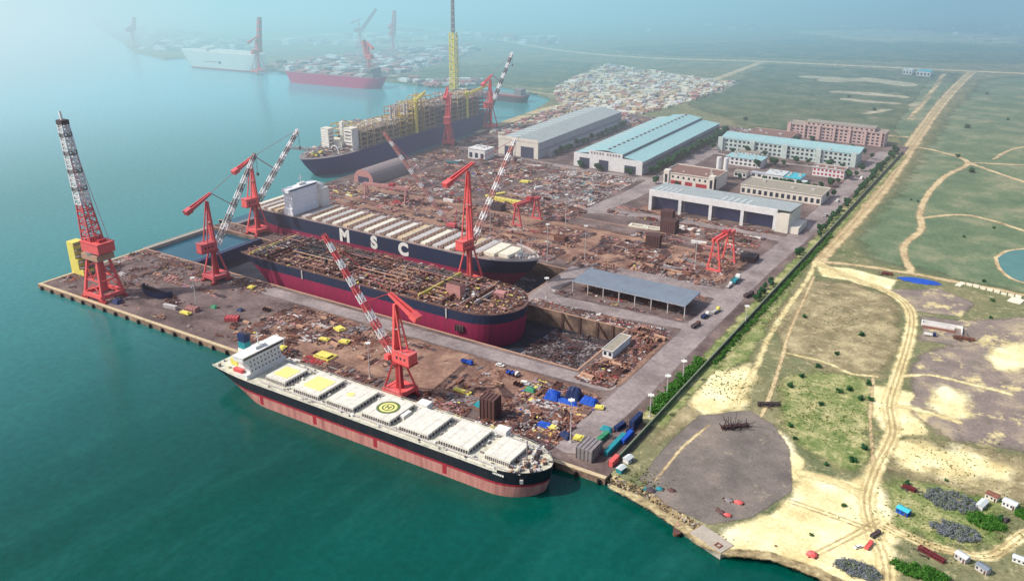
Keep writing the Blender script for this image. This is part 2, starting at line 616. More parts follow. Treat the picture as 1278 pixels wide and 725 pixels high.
# ------------------------------------------------------------------ shared paints
M = dict(
    red=paint('crane_red', lin(232, 100, 98), lin(186, 74, 76), 0.5, 0.4, 0.5),
    reddk=paint('crane_dark_red', lin(176, 58, 62), lin(130, 42, 48), 0.5, 0.4, 0.5),
    redfar=paint('faded_crane_red', lin(206, 92, 96), lin(164, 76, 82), 0.5, 0.4, 0.6),
    jibw=paint('boom_white', lin(226, 224, 224), lin(170, 160, 158), 0.5, 0.5),
    jibg=paint('boom_grey', lin(96, 92, 96), lin(70, 66, 70), 0.5, 0.5),
    white=paint('white_paint', lin(236, 234, 228), lin(190, 184, 172), 0.45, 0.3, 0.45),
    hatchwhite=paint('worn_hatch_white', lin(226, 222, 210), lin(176, 166, 146), 0.55, 0.35, 0.6),
    paleyellow=paint('worn_pale_yellow', lin(236, 228, 140), lin(208, 196, 130), 0.6, 0.5, 0.6),
    cream=paint('cream_paint', lin(232, 226, 206), lin(190, 178, 150), 0.45, 0.3),
    deckcream=paint('cream_deck_paint', lin(214, 210, 190), lin(150, 148, 124), 0.8, 0.35),
    yellow=paint('yellow_paint', lin(230, 216, 108), lin(200, 176, 80), 0.4, 0.3),
    yellowdk=paint('ochre_yellow_paint', lin(198, 170, 70), lin(150, 122, 60), 0.5, 0.3),
    navy=paint('navy_hull_paint', lin(30, 46, 74), lin(58, 52, 62), 0.5, 0.12, 0.5, 0.0, True),
    blackhull=paint('black_hull_paint', lin(24, 32, 44), lin(58, 52, 54), 0.5, 0.12, 0.5, 0.0, True),
    bluehull=paint('slate_blue_hull_paint', lin(50, 60, 112), lin(46, 54, 104), 0.6, 0.05, 0.5),
    redhull=paint('red_antifouling_paint', lin(150, 34, 76), lin(106, 42, 62), 0.7, 0.1, 0.6, 0.0, True),
    redline=paint('red_boot_paint', lin(168, 44, 60), lin(120, 52, 60), 0.7, 0.2, 0.6, 0.0, True),
    pinkhull=paint('faded_pink_antifouling', lin(196, 140, 128), lin(138, 70, 76), 0.9, 0.1, 0.7, 0.0, True),
    rust=paint('rust', lin(132, 88, 72), lin(90, 62, 56), 0.7, 0.5, 0.9),
    rustlt=paint('pale_rust', lin(186, 148, 124), lin(146, 108, 90), 0.7, 0.5, 0.9),
    brown=paint('primer_brown', lin(102, 72, 68), lin(72, 54, 54), 0.7, 0.5, 0.8),
    grey=paint('grey_steel', lin(144, 136, 136), lin(108, 98, 98), 0.6, 0.4, 0.6),
    greylt=paint('pale_grey_steel', lin(196, 190, 186), lin(156, 148, 144), 0.6, 0.4, 0.6),
    dark=paint('dark_steel', lin(82, 70, 72), lin(56, 48, 52), 0.6, 0.4, 0.6),
    blue=paint('blue_paint', lin(26, 84, 186), lin(18, 58, 140), 0.5, 0.5, 0.6),
    bluedk=paint('dark_blue_paint', lin(34, 50, 92), lin(26, 36, 62), 0.5, 0.5, 0.6),
    teal=paint('teal_paint', lin(40, 140, 150), lin(30, 100, 110), 0.5, 0.5, 0.6),
    green=paint('green_paint', lin(60, 140, 100), lin(44, 100, 76), 0.5, 0.5, 0.6),
    pink=paint('pink_primer', lin(188, 136, 130), lin(146, 100, 98), 0.6, 0.5, 0.8),
    glass=paint('window_glass', lin(46, 56, 70), lin(30, 38, 50), 0.5, 0.5, 0.15),
    void=paint('dark_opening', lin(66, 70, 92), lin(40, 44, 60), 0.6, 0.1, 0.9),
    concrete=paint('pale_concrete', lin(178, 168, 154), lin(138, 126, 114), 0.6, 0.2, 0.9),
    tan=paint('tan_coping', lin(206, 186, 150), lin(160, 132, 104), 0.6, 0.3, 0.9),
    rubber=paint('black_rubber', lin(26, 26, 28), None, 0.4, 0.5, 0.8),
)
PAL = ['rust', 'rustlt', 'brown', 'grey', 'greylt', 'dark', 'yellow', 'pink', 'white', 'blue', 'reddk', 'green', 'teal', 'cream', 'tan']
PALM = [M[k] for k in PAL]
PI_ = {k: i for i, k in enumerate(PAL)}


def pick(weights):
    t = rng.random() * sum(weights.values())
    for k, v in weights.items():
        t -= v
        if t <= 0:
            return PI_[k]
    return 0


RUSTY = dict(rust=6, rustlt=1.8, brown=6, grey=1.4, greylt=.6, dark=2.6, pink=1.0, yellow=.06, white=.2, reddk=.3)
MIXED = dict(rust=5, rustlt=1.8, brown=5, grey=2.2, greylt=1.0, dark=2.6, pink=1.3, yellow=.1, white=.4, blue=.07, reddk=.25, green=.04)
GREYS = dict(greylt=4, grey=4, pink=2, dark=3, rust=2, white=1.2, rustlt=2, brown=2, teal=.2)


def piece(mb, x, y, z, s, a, mi):
    k = rng.random()
    if k < .3:
        mb.rbox(x, y, z, s * rng.uniform(1.4, 3), s * rng.uniform(.7, 1.4), rng.uniform(.15, .5), a, mi)
    elif k < .62:
        mb.rbox(x, y, z, s * rng.uniform(.8, 1.6), s * rng.uniform(.6, 1.2), s * rng.uniform(.22, .65), a, mi)
    elif k < .8:
        for j in range(3):
            o = (j - 1) * .55 * s * .5
            mb.rbox(x - math.sin(a) * o, y + math.cos(a) * o, z, s * rng.uniform(2, 3.6), s * .2, s * rng.uniform(.15, .35), a, mi)
    elif k < .9:
        c, sn = math.cos(a), math.sin(a)
        L = s * rng.uniform(1, 1.8)
        r = s * rng.uniform(.12, .3)
        mb.tube((x - c * L, y - sn * L, z + r), (x + c * L, y + sn * L, z + r), r, 6, mi)
    else:
        L, h = s * rng.uniform(1, 2), s * rng.uniform(.4, .9)
        mb.rbox(x, y, z, L, .25, h, a, mi)
        mb.rbox(x + math.sin(a) * -s * .6, y + math.cos(a) * s * .6, z, L, .25, h, a, mi)
        mb.rbox(x, y, z, L, s * .9, .25, a, mi)


LANES = [(-470, 12, -330, 30), (-410, 40, -330, 56), (-330, 12, -292, 96), (-240, 24, -160, 36), (-488, 247, -150, 256), (-480, 286, -46, 291), (-480, 301, -200, 308), (-470, 338, -50, 349), (-330, 262, -322, 540), (-452, 350, -444, 540), (-440, 430, -330, 440),
         (-312, 456, -222, 462), (-262, 400, -256, 526), (-400, 350, -394, 500), (-178, 255, -166, 350), (-100, 300, -92, 400), (-150, 366, -44, 374), (-500, 620, -425, 632), (-470, 540, -460, 800), (-95, 8, -88, 76), (-300, 345, -216, 352)]


def clutter(mb, x0, y0, x1, y1, n, s=(1, 2.6), wts=MIXED, z=YZ, loose=.22, avoid=(), org=(0, 0)):
    """heaps and rows of yard material inside a rectangle: n rows or heaps, plus single pieces"""
    lanes = LANES if org == (0, 0) and z == YZ else ()

    def bad(x, y):
        return any(a <= x <= c and b <= y <= d for L_ in (avoid, lanes) for a, b, c, d in L_)
    s = (s[0] * .72, s[1] * .72)
    for _ in range(int(n * 2.1)):
        cx, cy = rng.uniform(x0, x1), rng.uniform(y0, y1)
        if bad(cx, cy):
            continue
        q = rng.random()
        if q > .9:                         # a mound of mixed steel
            mi = pick(wts)
            mr_, mh = rng.uniform(3.5, 8), rng.uniform(1.2, 3.4)
            for _k in range(int(mr_ * 7)):
                dx_, dy_ = rng.gauss(0, .5), rng.gauss(0, .4)
                x, y = cx + dx_ * mr_, cy + dy_ * mr_
                if not (x0 <= x <= x1 and y0 <= y <= y1) or bad(x, y):
                    continue
                zz = z + mh * max(0, 1 - math.hypot(dx_, dy_)) * rng.uniform(.2, 1)
                piece(mb, x - org[0], y - org[1], zz, rng.uniform(*s) * .8, rng.uniform(0, 3.1), mi if rng.random() < .6 else pick(wts))
        elif q < loose:
            for _k in range(rng.randint(3, 9)):
                x, y = cx + rng.gauss(0, 4), cy + rng.gauss(0, 3)
                if x0 <= x <= x1 and y0 <= y <= y1 and not bad(x, y):
                    piece(mb, x - org[0], y - org[1], z, rng.uniform(*s), rng.choice((0, math.pi / 2)) + rng.gauss(0, .25), pick(wts))
        else:
            a = rng.choice((0, 0, math.pi / 2)) + rng.gauss(0, .04)
            mi = pick(wts)
            si = rng.uniform(*s)
            lx, ly = si * rng.uniform(1.2, 2.6), si * rng.uniform(.6, 1.2)
            nx, ny = rng.randint(2, 8), rng.randint(1, 6)
            hh = si * rng.uniform(.15, .65)
            c, sn = math.cos(a), math.sin(a)
            for i in range(nx):
                for j in range(ny):
                    if rng.random() < .15:
                        continue
                    u, v = (i - nx / 2) * lx * 1.12, (j - ny / 2) * ly * 1.2
                    x, y = cx + u * c - v * sn, cy + u * sn + v * c
                    if not (x0 <= x <= x1 and y0 <= y <= y1) or bad(x, y):
                        continue
                    m2 = mi if rng.random() < .75 else pick(wts)
                    if rng.random() < .3:
                        piece(mb, x - org[0], y - org[1], z, si * .8, a, m2)
                    else:
                        mb.rbox(x - org[0], y - org[1], z, lx, ly, hh * rng.uniform(.5, 1.3), a + rng.gauss(0, .03), m2)


def stuff(o):
    o['kind'] = 'stuff'
    return o

exec_sections = True

# ================================================================== ships
def hull(mb, L, B, rows, rake=8.0, srake=10.0, lb=.17, ls=.16, sfull=(.25, .82), bowp=(2.0, .75), deck=0, n=56, flare=0.0, x0=0.0):
    """rows: [(z, material of the strake above)], stern at x=0, bow at x=L, centreline y=0"""
    z0, z1 = rows[0][0], rows[-1][0]
    ring = []
    for z, _ in rows:
        t = (z - z0) / (z1 - z0)
        xs, xb = srake * (1 - t) ** 1.6, L - rake * (1 - t) ** 1.2
        pts = []
        for k in range(n + 1):
            s = k / n
            s = .5 - .5 * math.cos(math.pi * s) if True else s
            h = 1.0
            if s < ls:
                q = s / ls
                a = sfull[0] + (sfull[1] - sfull[0]) * t
                h = a + (1 - a) * math.sin(q * math.pi / 2)
            if s > 1 - lb:
                q = (s - 1 + lb) / lb
                e = bowp[0] + flare * t
                h = max(0.0, 1 - q ** e) ** bowp[1]
            pts.append((xs + (xb - xs) * s, B / 2 * h))
        ring.append([(a + x0, b) for a, b in pts])
    W = n + 1
    vs, fs, ms = [], [], []
    for side in (-1, 1):
        o = len(vs)
        for (z, _), pts in zip(rows, ring):
            vs += [(x, side * y, z) for x, y in pts]
        for r in range(len(rows) - 1):
            for k in range(n):
                q = (o + r * W + k, o + r * W + k + 1, o + (r + 1) * W + k + 1, o + (r + 1) * W + k)
                fs.append(q if side < 0 else q[::-1])
                ms.append(rows[r][1])
    half = len(rows) * W
    for r in range(len(rows) - 1):          # transom
        a, b = r * W, (r + 1) * W
        fs.append((half + a, a, b, half + b))
        ms.append(rows[r][1])
    t = (len(rows) - 1) * W
    for k in range(n):                      # deck
        fs.append((t + k, t + k + 1, half + t + k + 1, half + t + k))
        ms.append(deck)
    mb.add(vs, fs, ms)
    return ring[-1]


def rail(mb, edge, z, m=0, h=1.1, step=2, side=(-1, 1), inset=.3):
    for s in side:
        P = [(x, s * max(0, y - inset)) for x, y in edge]
        for a, b in zip(P[:-1], P[1:]):
            mb.bar((a[0], a[1], z + h), (b[0], b[1], z + h), .12, m=m)
        for a in P[::step]:
            mb.bar((a[0], a[1], z), (a[0], a[1], z + h), .12, m=m)


def hull_text(body, size, loc, parent, mat, name='hull_lettering', rot=(math.pi / 2, 0, 0), bold=.03):
    cu = bpy.data.curves.new(name, 'FONT')
    cu.body = body
    cu.size = size
    cu.offset = bold * size
    cu.extrude = .05
    cu.align_x = 'CENTER'
    cu.materials.append(mat)
    tmp = bpy.data.objects.new(name, cu)
    COL.objects.link(tmp)
    bpy.context.view_layer.update()
    me = bpy.data.meshes.new_from_object(tmp.evaluated_get(bpy.context.evaluated_depsgraph_get()))
    bpy.data.objects.remove(tmp)
    me.name = name
    o = bpy.data.objects.new(name, me)
    COL.objects.link(o)
    o.parent = parent
    o.location = loc
    o.rotation_euler = rot
    return o


# ---- bulk carrier alongside the quay
BK = thing('bulk_carrier', 'black and pink bulk carrier with white hatch covers moored along the quay', 'ship', (-243, -19.5, 0))
mb = MB()
L, B = 230, 33.5
rows = [(-3, 3), (0, 3), (3.2, 3), (6.3, 2), (7.6, 0), (10.5, 0), (13.4, 0)]
edge = hull(mb, L, B, rows, rake=4.0, srake=17, lb=.115, ls=.17, sfull=(.12, .8), bowp=(2.2, .62), deck=1, x0=-7)
hb = mb.build('hull', [M['blackhull'], M['deckcream'], M['redline'], M['pinkhull']], BK)
for x in (38, 80, 124, 170):
    mb = MB()
    mb.rbox(x, -B / 2 - .03, 1.5, 2.6, .06, 5, 0, 0)
    mb.build('load_mark', M['redline'], BK)
mb = MB()
rail(mb, edge, 13.4, 0)
mb.build('railing', M['greylt'], BK)
mb = MB()                                   # bulwark round the bow
E2 = [p for p in edge if p[0] > 198]
for s in (-1, 1):
    for a, b in zip(E2[:-1], E2[1:]):
        mb.bar((a[0], s * a[1], 14.1), (b[0], s * b[1], 14.1), .25, 1.5, m=0)
mb.build('bow_bulwark', [M['blackhull']], BK)
HX = [43.0 + 25.7 * k for k in range(7)]
for k, hx in enumerate(HX):
    sx = 19.4 if k else 15.5
    if k == 6:
        sx = 15.0
    wy = 21.6 if 0 < k < 6 else 18.4
    mb = MB()
    mb.box(hx - sx / 2, -wy / 2, 15.3, hx + sx / 2, wy / 2, 16.5)
    for j in (-.25, .25):
        mb.box(hx + j * sx - .12, -wy / 2 + .1, 16.5, hx + j * sx + .12, wy / 2 - .1, 16.6)
    cov = mb.build('hatch_cover', M['hatchwhite'], BK)
    mb = MB()
    mb.box(hx - sx / 2 + .5, -wy / 2 + .5, 13.4, hx + sx / 2 - .5, wy / 2 - .5, 15.3, 0)
    n = 13
    for i in range(n):
        x = hx - sx / 2 + .4 + i * (sx - .8) / (n - 1)
        for s in (-1, 1):
            mb.box(x - .2, s * wy / 2 - .5, 13.4, x + .2, s * wy / 2 + .5, 15.3, 1)
    for i in range(9):
        y = -wy / 2 + .5 + i * (wy - 1) / 8
        mb.box(hx + sx / 2 - .4, y - .2, 13.4, hx + sx / 2 + .3, y + .2, 15.2, 1)
    mb.build('hatch_coaming', [M['dark'], M['greylt']], cov)
    if k < 2:
        mb = MB()
        mb.box(hx - sx * .36, -wy * .3, 16.52, hx + sx * .36, wy * .3, 16.64)
        q = mb.build('yellow_panel', M['paleyellow'], cov)
    elif k == 2:
        mb = MB()
        mb.tube((hx - 1.5, 0, 16.52), (hx - 1.5, 0, 16.66), 2.3, 20)
        mb.build('yellow_spot', M['paleyellow'], cov)
    elif k == 3:
        for r0, r1, mt in ((5.0, 6.6, 'green'), (3.6, 5.0, 'yellow'), (2.7, 3.6, 'green'), (0, 2.7, 'yellow')):
            mb = MB()
            n = 40
            P0 = [(hx + r0 * math.cos(6.2832 * i / n), r0 * math.sin(6.2832 * i / n), 16.63) for i in range(n)]
            P1 = [(hx + r1 * math.cos(6.2832 * i / n), r1 * math.sin(6.2832 * i / n), 16.63) for i in range(n)]
            mb.add(P1 + P0, [(i, (i + 1) % n, n + (i + 1) % n, n + i) for i in range(n)])
            gm = paint('helipad_green', lin(96, 116, 70), None, .4, .4) if mt == 'green' else M['paleyellow']
            mb.build('helipad_ring', gm, cov)
        hull_text('H', 4.4, (hx, -1.5, 16.68), cov, paint('helipad_green', lin(96, 116, 70)), 'helipad_letter', (0, 0, 0), .04)
    # deck between the hatches: vents, winches, cross deck houses
    mb = MB()
    for i in range(9):
        x = hx + sx / 2 + rng.uniform(1.2, 25.2 - sx - .6)
        y = rng.uniform(-14, 14)
        mb.rbox(x, y, 13.4, rng.uniform(.5, 1.8), rng.uniform(.5, 2.4), rng.uniform(.5, 1.8), 0, rng.randint(0, 2))
    for s in (-1, 1):
        mb.box(hx - 9, s * 13.2 - .2, 13.9, hx + 16, s * 13.2 + .2, 14.3, 1)
        mb.tube((hx - 9, s * 12.4, 14.0), (hx + 16, s * 12.4, 14.0), .22, 6, 1)
        for i in range(5):
            mb.rbox(hx + rng.uniform(-8, 12), s * rng.uniform(10.6, 15.2), 13.4, rng.uniform(.4, 1.6), rng.uniform(.4, 1.2), rng.uniform(.4, 1.5), 0, rng.randint(0, 3))
    if k == 3:
        mb.rbox(hx + 11.4, 1, 13.4, 2.4, 7, 2.6, 0, 0)
    stuff(mb.build('deck_fittings', [M['white'], M['greylt'], M['grey'], M['dark']], BK))
for k in (4, 6):
    mb = MB()
    mb.rbox(HX[k] - 12.4, 15.2, 13.4, 7, 5.5, 3.2, .05, 0)
    mb.build('deck_store', M['white'], BK)
mb = MB()                                    # forecastle gear
for i in range(60):
    x = rng.uniform(205, 220)
    y = rng.uniform(-1, 1) * (13 if x < 214 else 7)
    mb.rbox(x, y, 13.4, rng.uniform(.5, 2.4), rng.uniform(.5, 2.4), rng.uniform(.3, 1.7), rng.uniform(0, 3), rng.randint(0, 3))
for s in (-1, 1):
    mb.tube((212, s * 4.5 - 1.6, 14.6), (212, s * 4.5 + 1.6, 14.6), 1.1, 10, 3)
mb.tube((209, 0, 13.4), (209, 0, 25), .35, 8, 0)
mb.build('windlass_gear', [M['grey'], M['greylt'], M['rustlt'], M['dark']], BK)
mb = MB()                                    # ship's name: short white characters, too small to read
for i in range(8):
    mb.rbox(197.4 + i * 1.12, -16.5, 11.9, .75 + .15 * (i % 2), .25, .95, 0.0)
mb.build('name_lettering', M['white'], BK)
mb = MB()
mb.rbox(213.5, -12.6, 9.0, 1.6, 1.2, 2.0, .6)
mb.build('anchor', M['greylt'], BK)
# accommodation block
DH = MB()
DH.box(16, -15.5, 13.4, 26, 15.5, 16.2)
for i in range(3):
    DH.box(16.5 - .2 * i, -12.5, 16.2 + 2.8 * i, 26 - .4 * i, 12.5, 18.85 + 2.8 * i)
    DH.box(16.2 - .2 * i, -12.9, 18.85 + 2.8 * i, 26.3 - .4 * i, 12.9, 19.0 + 2.8 * i)
DH.box(17, -16.4, 24.6, 25.2, 16.4, 27.4)
DH.box(16.6, -16.7, 27.4, 25.5, 16.7, 27.7)
DH.box(19, -4, 27.7, 23, 4, 29.4)
dh = DH.build('deckhouse', M['white'], BK)
wm = MB()
wm.box(-.03, -.55, 0, .03, .55, 1.0)
win = wm.build('window', M['glass'], dh)
first = True
for i in range(3):
    for j in range(9):
        o = win if first else win.copy()
        if not first:
            COL.objects.link(o)
        first = False
        o.location = (26.02 - .4 * i, -11 + j * 2.75, 17.2 + 2.8 * i)
mb = MB()
mb.box(25.2, -15.6, 25.6, 25.24, 15.6, 26.9)
mb.build('bridge_window_band', M['glass'], dh)
mb = MB()
mb.tube((21, 0, 29.4), (21, 0, 37), .35, 8)
mb.bar((21, -3, 34), (21, 3, 34), .3)
mb.bar((21, -2, 36), (21, 2, 36), .25)
mb.build('radar_mast', M['white'], dh)
mb = MB()
mb.prism([(4, -1.5), (10.5, -1.5), (11, 3.5), (4, 3.5)], 13.4, 23)
mb.box(3, -6, 13.4, 13, 6, 18)
mb.build('engine_casing', M['white'], BK)
mb = MB()
mb.prism([(4.3, -1.2), (10, -1.2), (10.4, 3.2), (4.3, 3.2)], 23, 27.5, 0)
mb.prism([(4.3, -1.2), (10, -1.2), (10.4, 3.2), (4.3, 3.2)], 27.5, 32.5, 1)
for i in range(3):
    mb.tube((5.5 + i * 1.6, 1, 32.5), (10.5 + i * 1.6, 1, 34), .45, 8, 2)
mb.build('funnel', [M['teal'], M['bluedk'], M['dark']], BK)
mb = MB()
mb.box(6, -9.5, 16, 11.5, -6.2, 20.0)
mb.build('rescue_boat_housing', M['yellow'], BK)
mb = MB()
for i in range(26):
    mb.rbox(rng.uniform(-5, 15), rng.uniform(-12, 12), 13.4, rng.uniform(.5, 2.2), rng.uniform(.5, 2.2), rng.uniform(.4, 1.9), rng.uniform(0, 3), rng.randint(0, 3))
mb.build('poop_deck_gear', [M['white'], M['greylt'], M['cream'], M['grey']], BK)
mb = MB()
mb.rbox(18, -14.2, 16.2, 7, 2.2, 2.2, 0, 0)
mb.build('lifeboat', M['red'], BK)

# ---- red hull in the first dock
VL = thing('tanker', 'big ship with bare red and navy hull and cluttered brown deck in the dry dock', 'ship', (-381, 134, 0))
mb = MB()
L, B = 251, 58
rows = [(-8, 2), (-2, 2), (3, 2), (10.6, 0), (14, 0), (17.5, 0)]
edge = hull(mb, L, B, rows, rake=4, srake=16, lb=.15, ls=.12, sfull=(.3, .9), bowp=(2.7, .58), deck=1)
mb.build('hull', [M['navy'], M['brown'], M['redhull']], VL)
mb = MB()
rail(mb, edge, 17.5, 0, 1.2, 2)
mb.build('railing', M['rustlt'], VL)
mb = MB()
VP = dict(rust=5, rustlt=4, brown=5, grey=1.6, greylt=1, dark=3, pink=1.5, yellow=.7, white=.35)
for y in np.linspace(-24, 24, 23):          # pipe runs fore and aft
    if rng.random() < .8:
        x0, x1 = rng.uniform(4, 60), rng.uniform(140, 222)
        zz = rng.uniform(18.1, 21)
        mb.tube((x0, y, zz), (x1, y, zz), rng.uniform(.25, .6), 6, pick(VP))
for x in np.linspace(10, 225, 44):
    yy = min(26, 26 if x < 205 else 26 - (x - 205) * .75)
    if rng.random() < .8:
        mb.box(x - .3, -yy, 17.5, x + .3, yy, 17.5 + rng.uniform(.6, 3.6), pick(VP))
for _ in range(2600):
    x = rng.uniform(3, 246)
    yy = 27.8 if x < 214 else 27.8 * max(.1, 1 - ((x - 214) / 37) ** 2.7) ** .58
    y = rng.uniform(-yy, yy)
    wt = dict(VP)
    if x > 150:
        wt['rustlt'] = 7
        wt['yellow'] = 1.6
    if 40 < x < 66 and y > -5 and y < 18:
        wt = dict(bluedk=0, grey=3, teal=3, dark=5, green=2, blue=1)
        wt.pop('bluedk')
    piece(mb, x, y, 17.5 + rng.choice((0, 0, .5, 1.5, 2.5)), rng.uniform(.5, 1.5), rng.choice((0, math.pi / 2)) + rng.gauss(0, .1), pick(wt))
stuff(mb.build('deck_equipment', PALM, VL))
for (x, y, sx, sy, sz, mt, nm) in ((48, 6, 20, 16, 6, 'dark', 'deck_module'), (72, 12, 16, 12, 6.5, 'rust', 'deck_module'), (96, -8, 18, 14, 5.5, 'brown', 'deck_module'),
                                   (120, 14, 18, 12, 6.5, 'rust', 'deck_module'), (146, 2, 16, 14, 5.5, 'rustlt', 'deck_module'), (168, -14, 14, 10, 5, 'brown', 'deck_module')):
    mb = MB()
    for ix in (-.5, 0, .5):
        for iy in (-.5, .5):
            mb.bar((x + ix * sx, y + iy * sy, 17.5), (x + ix * sx, y + iy * sy, 17.5 + sz), .6, m=0)
    for zz in (.5, 1.0):
        for iy in (-.5, 0, .5):
            mb.bar((x - sx / 2, y + iy * sy, 17.5 + sz * zz), (x + sx / 2, y + iy * sy, 17.5 + sz * zz), .5, m=0)
        for ix in (-.5, 0, .5):
            mb.bar((x + ix * sx, y - sy / 2, 17.5 + sz * zz), (x + ix * sx, y + sy / 2, 17.5 + sz * zz), .5, m=0)
    for _ in range(26):
        piece(mb, x + rng.uniform(-.45, .45) * sx, y + rng.uniform(-.45, .45) * sy, 17.5 + sz * rng.choice((.05, .5, 1.0)), rng.uniform(.8, 1.8), rng.choice((0, 1.57)), rng.randint(0, 3))
    mb.build(nm, [M[mt], M['grey'], M['brown'], M['rustlt']], VL)
mb = MB()
mb.box(193, -10.5, 17.5, 205, -4, 27, 0)
mb.box(193.4, -10.1, 27, 204.6, -4.4, 27.3, 1)
mb.build('forward_house', [M['pink'], M['brown']], VL)
mb = MB()
for i in range(7):
    mb.rbox(209 + rng.uniform(-4, 5), -4 + rng.uniform(-4, 6), 17.5, rng.uniform(1, 3), rng.uniform(1, 3), rng.uniform(1, 3), rng.uniform(0, 1.5), rng.randint(0, 2))
mb.rbox(226, 9, 17.5, 8, 6, 3.5, .2, 2)
stuff(mb.build('bow_deck_gear', [M['white'], M['greylt'], M['pink']], VL))
for x in (70, 128, 206):
    mb = MB()
    mb.box(x, -29.7, 10.5, x + 1.0, -29.25, 17.6)
    mb.build('draught_scale', M['greylt'], VL)

# ---- container ship in the second dock
MS = thing('container_ship', 'navy container ship with big white MSC letters on its side in the second dock', 'ship', (-466, 215, 0))
mb = MB()
L, B = 300, 46
rows = [(-8, 2), (-1, 2), (4, 2), (7.8, 0), (14, 0), (20, 0)]
edge = hull(mb, L, B, rows, rake=26, srake=14, lb=.2, ls=.14, sfull=(.3, .9), bowp=(1.7, .8), deck=1, flare=.9)
mb.build('hull', [M['navy'], paint('pinkish_deck', lin(150, 130, 122), lin(116, 96, 90), .6, .3), M['redhull']], MS)
mb = MB()
rail(mb, edge, 20, 0)
for s in (-1, 1):
    E2 = [p for p in edge if p[0] > 262]
    for a, b in zip(E2[:-1], E2[1:]):
        mb.bar((a[0], s * a[1], 20.9), (b[0], s * b[1], 20.9), .3, 1.9, m=0)
mb.build('bulwark', M['greylt'], MS)
for ch, x in (('M', 119.5), ('S', 152.5), ('C', 184)):
    hull_text(ch, 14.6, (x, -B / 2 - .12, 8.7), MS, M['white'], 'hull_letter', bold=.055)
xs_ = [4, 13, 22, 31] + [66 + 12.1 * k for k in range(16)]
for i, x in enumerate(xs_):
    wd = 39 if x < 235 else 34
    mb = MB()
    for j in range(4):
        y0 = -wd / 2 + j * wd / 4
        mb.box(x, y0 + .3, 20, x + 5.0, y0 + wd / 4 - .3, 21.5, 0)
    mb.build('hatch_cover', (M['cream'], M['greylt'], M['hatchwhite'], M['tan'], M['greylt'])[i % 5], MS)
    mb = MB()                              # lashing bridge beside it
    mb.box(x + 7.6, -wd / 2 - 1, 21, x + 8.8, wd / 2 + 1, 21.4, 0)
    for j in range(9):
        y = -wd / 2 - .8 + j * (wd + 1.6) / 8
        mb.box(x + 7.8, y - .3, 20, x + 8.6, y + .3, 22.6, 0)
    mb.box(x + 7.6, -wd / 2 - 1, 22.6, x + 8.8, wd / 2 + 1, 22.9, 1)
    mb.build('lashing_bridge', [M['rustlt'], M['greylt']], MS)
for x in (257, 269):
    mb = MB()
    mb.box(x, -13 + (x - 257) * .25, 20, x + 10, 13 - (x - 257) * .25, 22.6, 0)
    mb.build('forward_hatch_cover', M['cream'], MS)
mb = MB()
for i in range(30):
    x = rng.uniform(280, 296)
    mb.rbox(x, rng.uniform(-1, 1) * (297 - x) * .5, 20, rng.uniform(.6, 2.2), rng.uniform(.6, 2), rng.uniform(.5, 2), 0, rng.randint(0, 1))
mb.tube((284, 0, 20), (284, 0, 34), .4, 8, 0)
mb.bar((283, -4, 22), (283, 4, 22), .5, 3, m=0)
mb.build('bow_gear', [M['white'], M['greylt']], MS)
mb = MB()
mb.box(46, -21, 20, 57, 12, 26)
for i in range(5):
    mb.box(47, -20, 26 + 3 * i, 56.6, 11, 28.8 + 3 * i)
    mb.box(46.6, -20.4, 28.8 + 3 * i, 57, 11.4, 29 + 3 * i)
mb.box(47.5, -22.8, 41, 56, 14, 44)
house = mb.build('deckhouse', paint('house_white', lin(238, 240, 244), None, .2, .4), MS)
mb = MB()
mb.box(56, -21, 42, 56.05, 12, 43.2)
mb.build('bridge_window_band', M['glass'], house)
mb = MB()
mb.box(50, -6, 44, 53, 2, 46)
mb.tube((51, -2, 46), (51, -2, 53), .35, 8)
mb.bar((51, -5, 50), (51, 1, 50), .3)
mb.build('radar_mast', M['white'], house)
mb = MB()
mb.box(47, 15, 20, 61, 22, 38, 0)
mb.box(49, 16, 38, 57, 21, 41, 0)
mb.build('funnel_casing', M['white'], MS)
mb = MB()
for i in range(26):
    mb.rbox(rng.uniform(41, 46), rng.uniform(-20, 20), 20, rng.uniform(1, 4), rng.uniform(1, 4), rng.uniform(2, 12), 0, rng.randint(0, 2))
mb.build('aft_casing', [M['white'], M['rustlt'], M['cream']], MS)

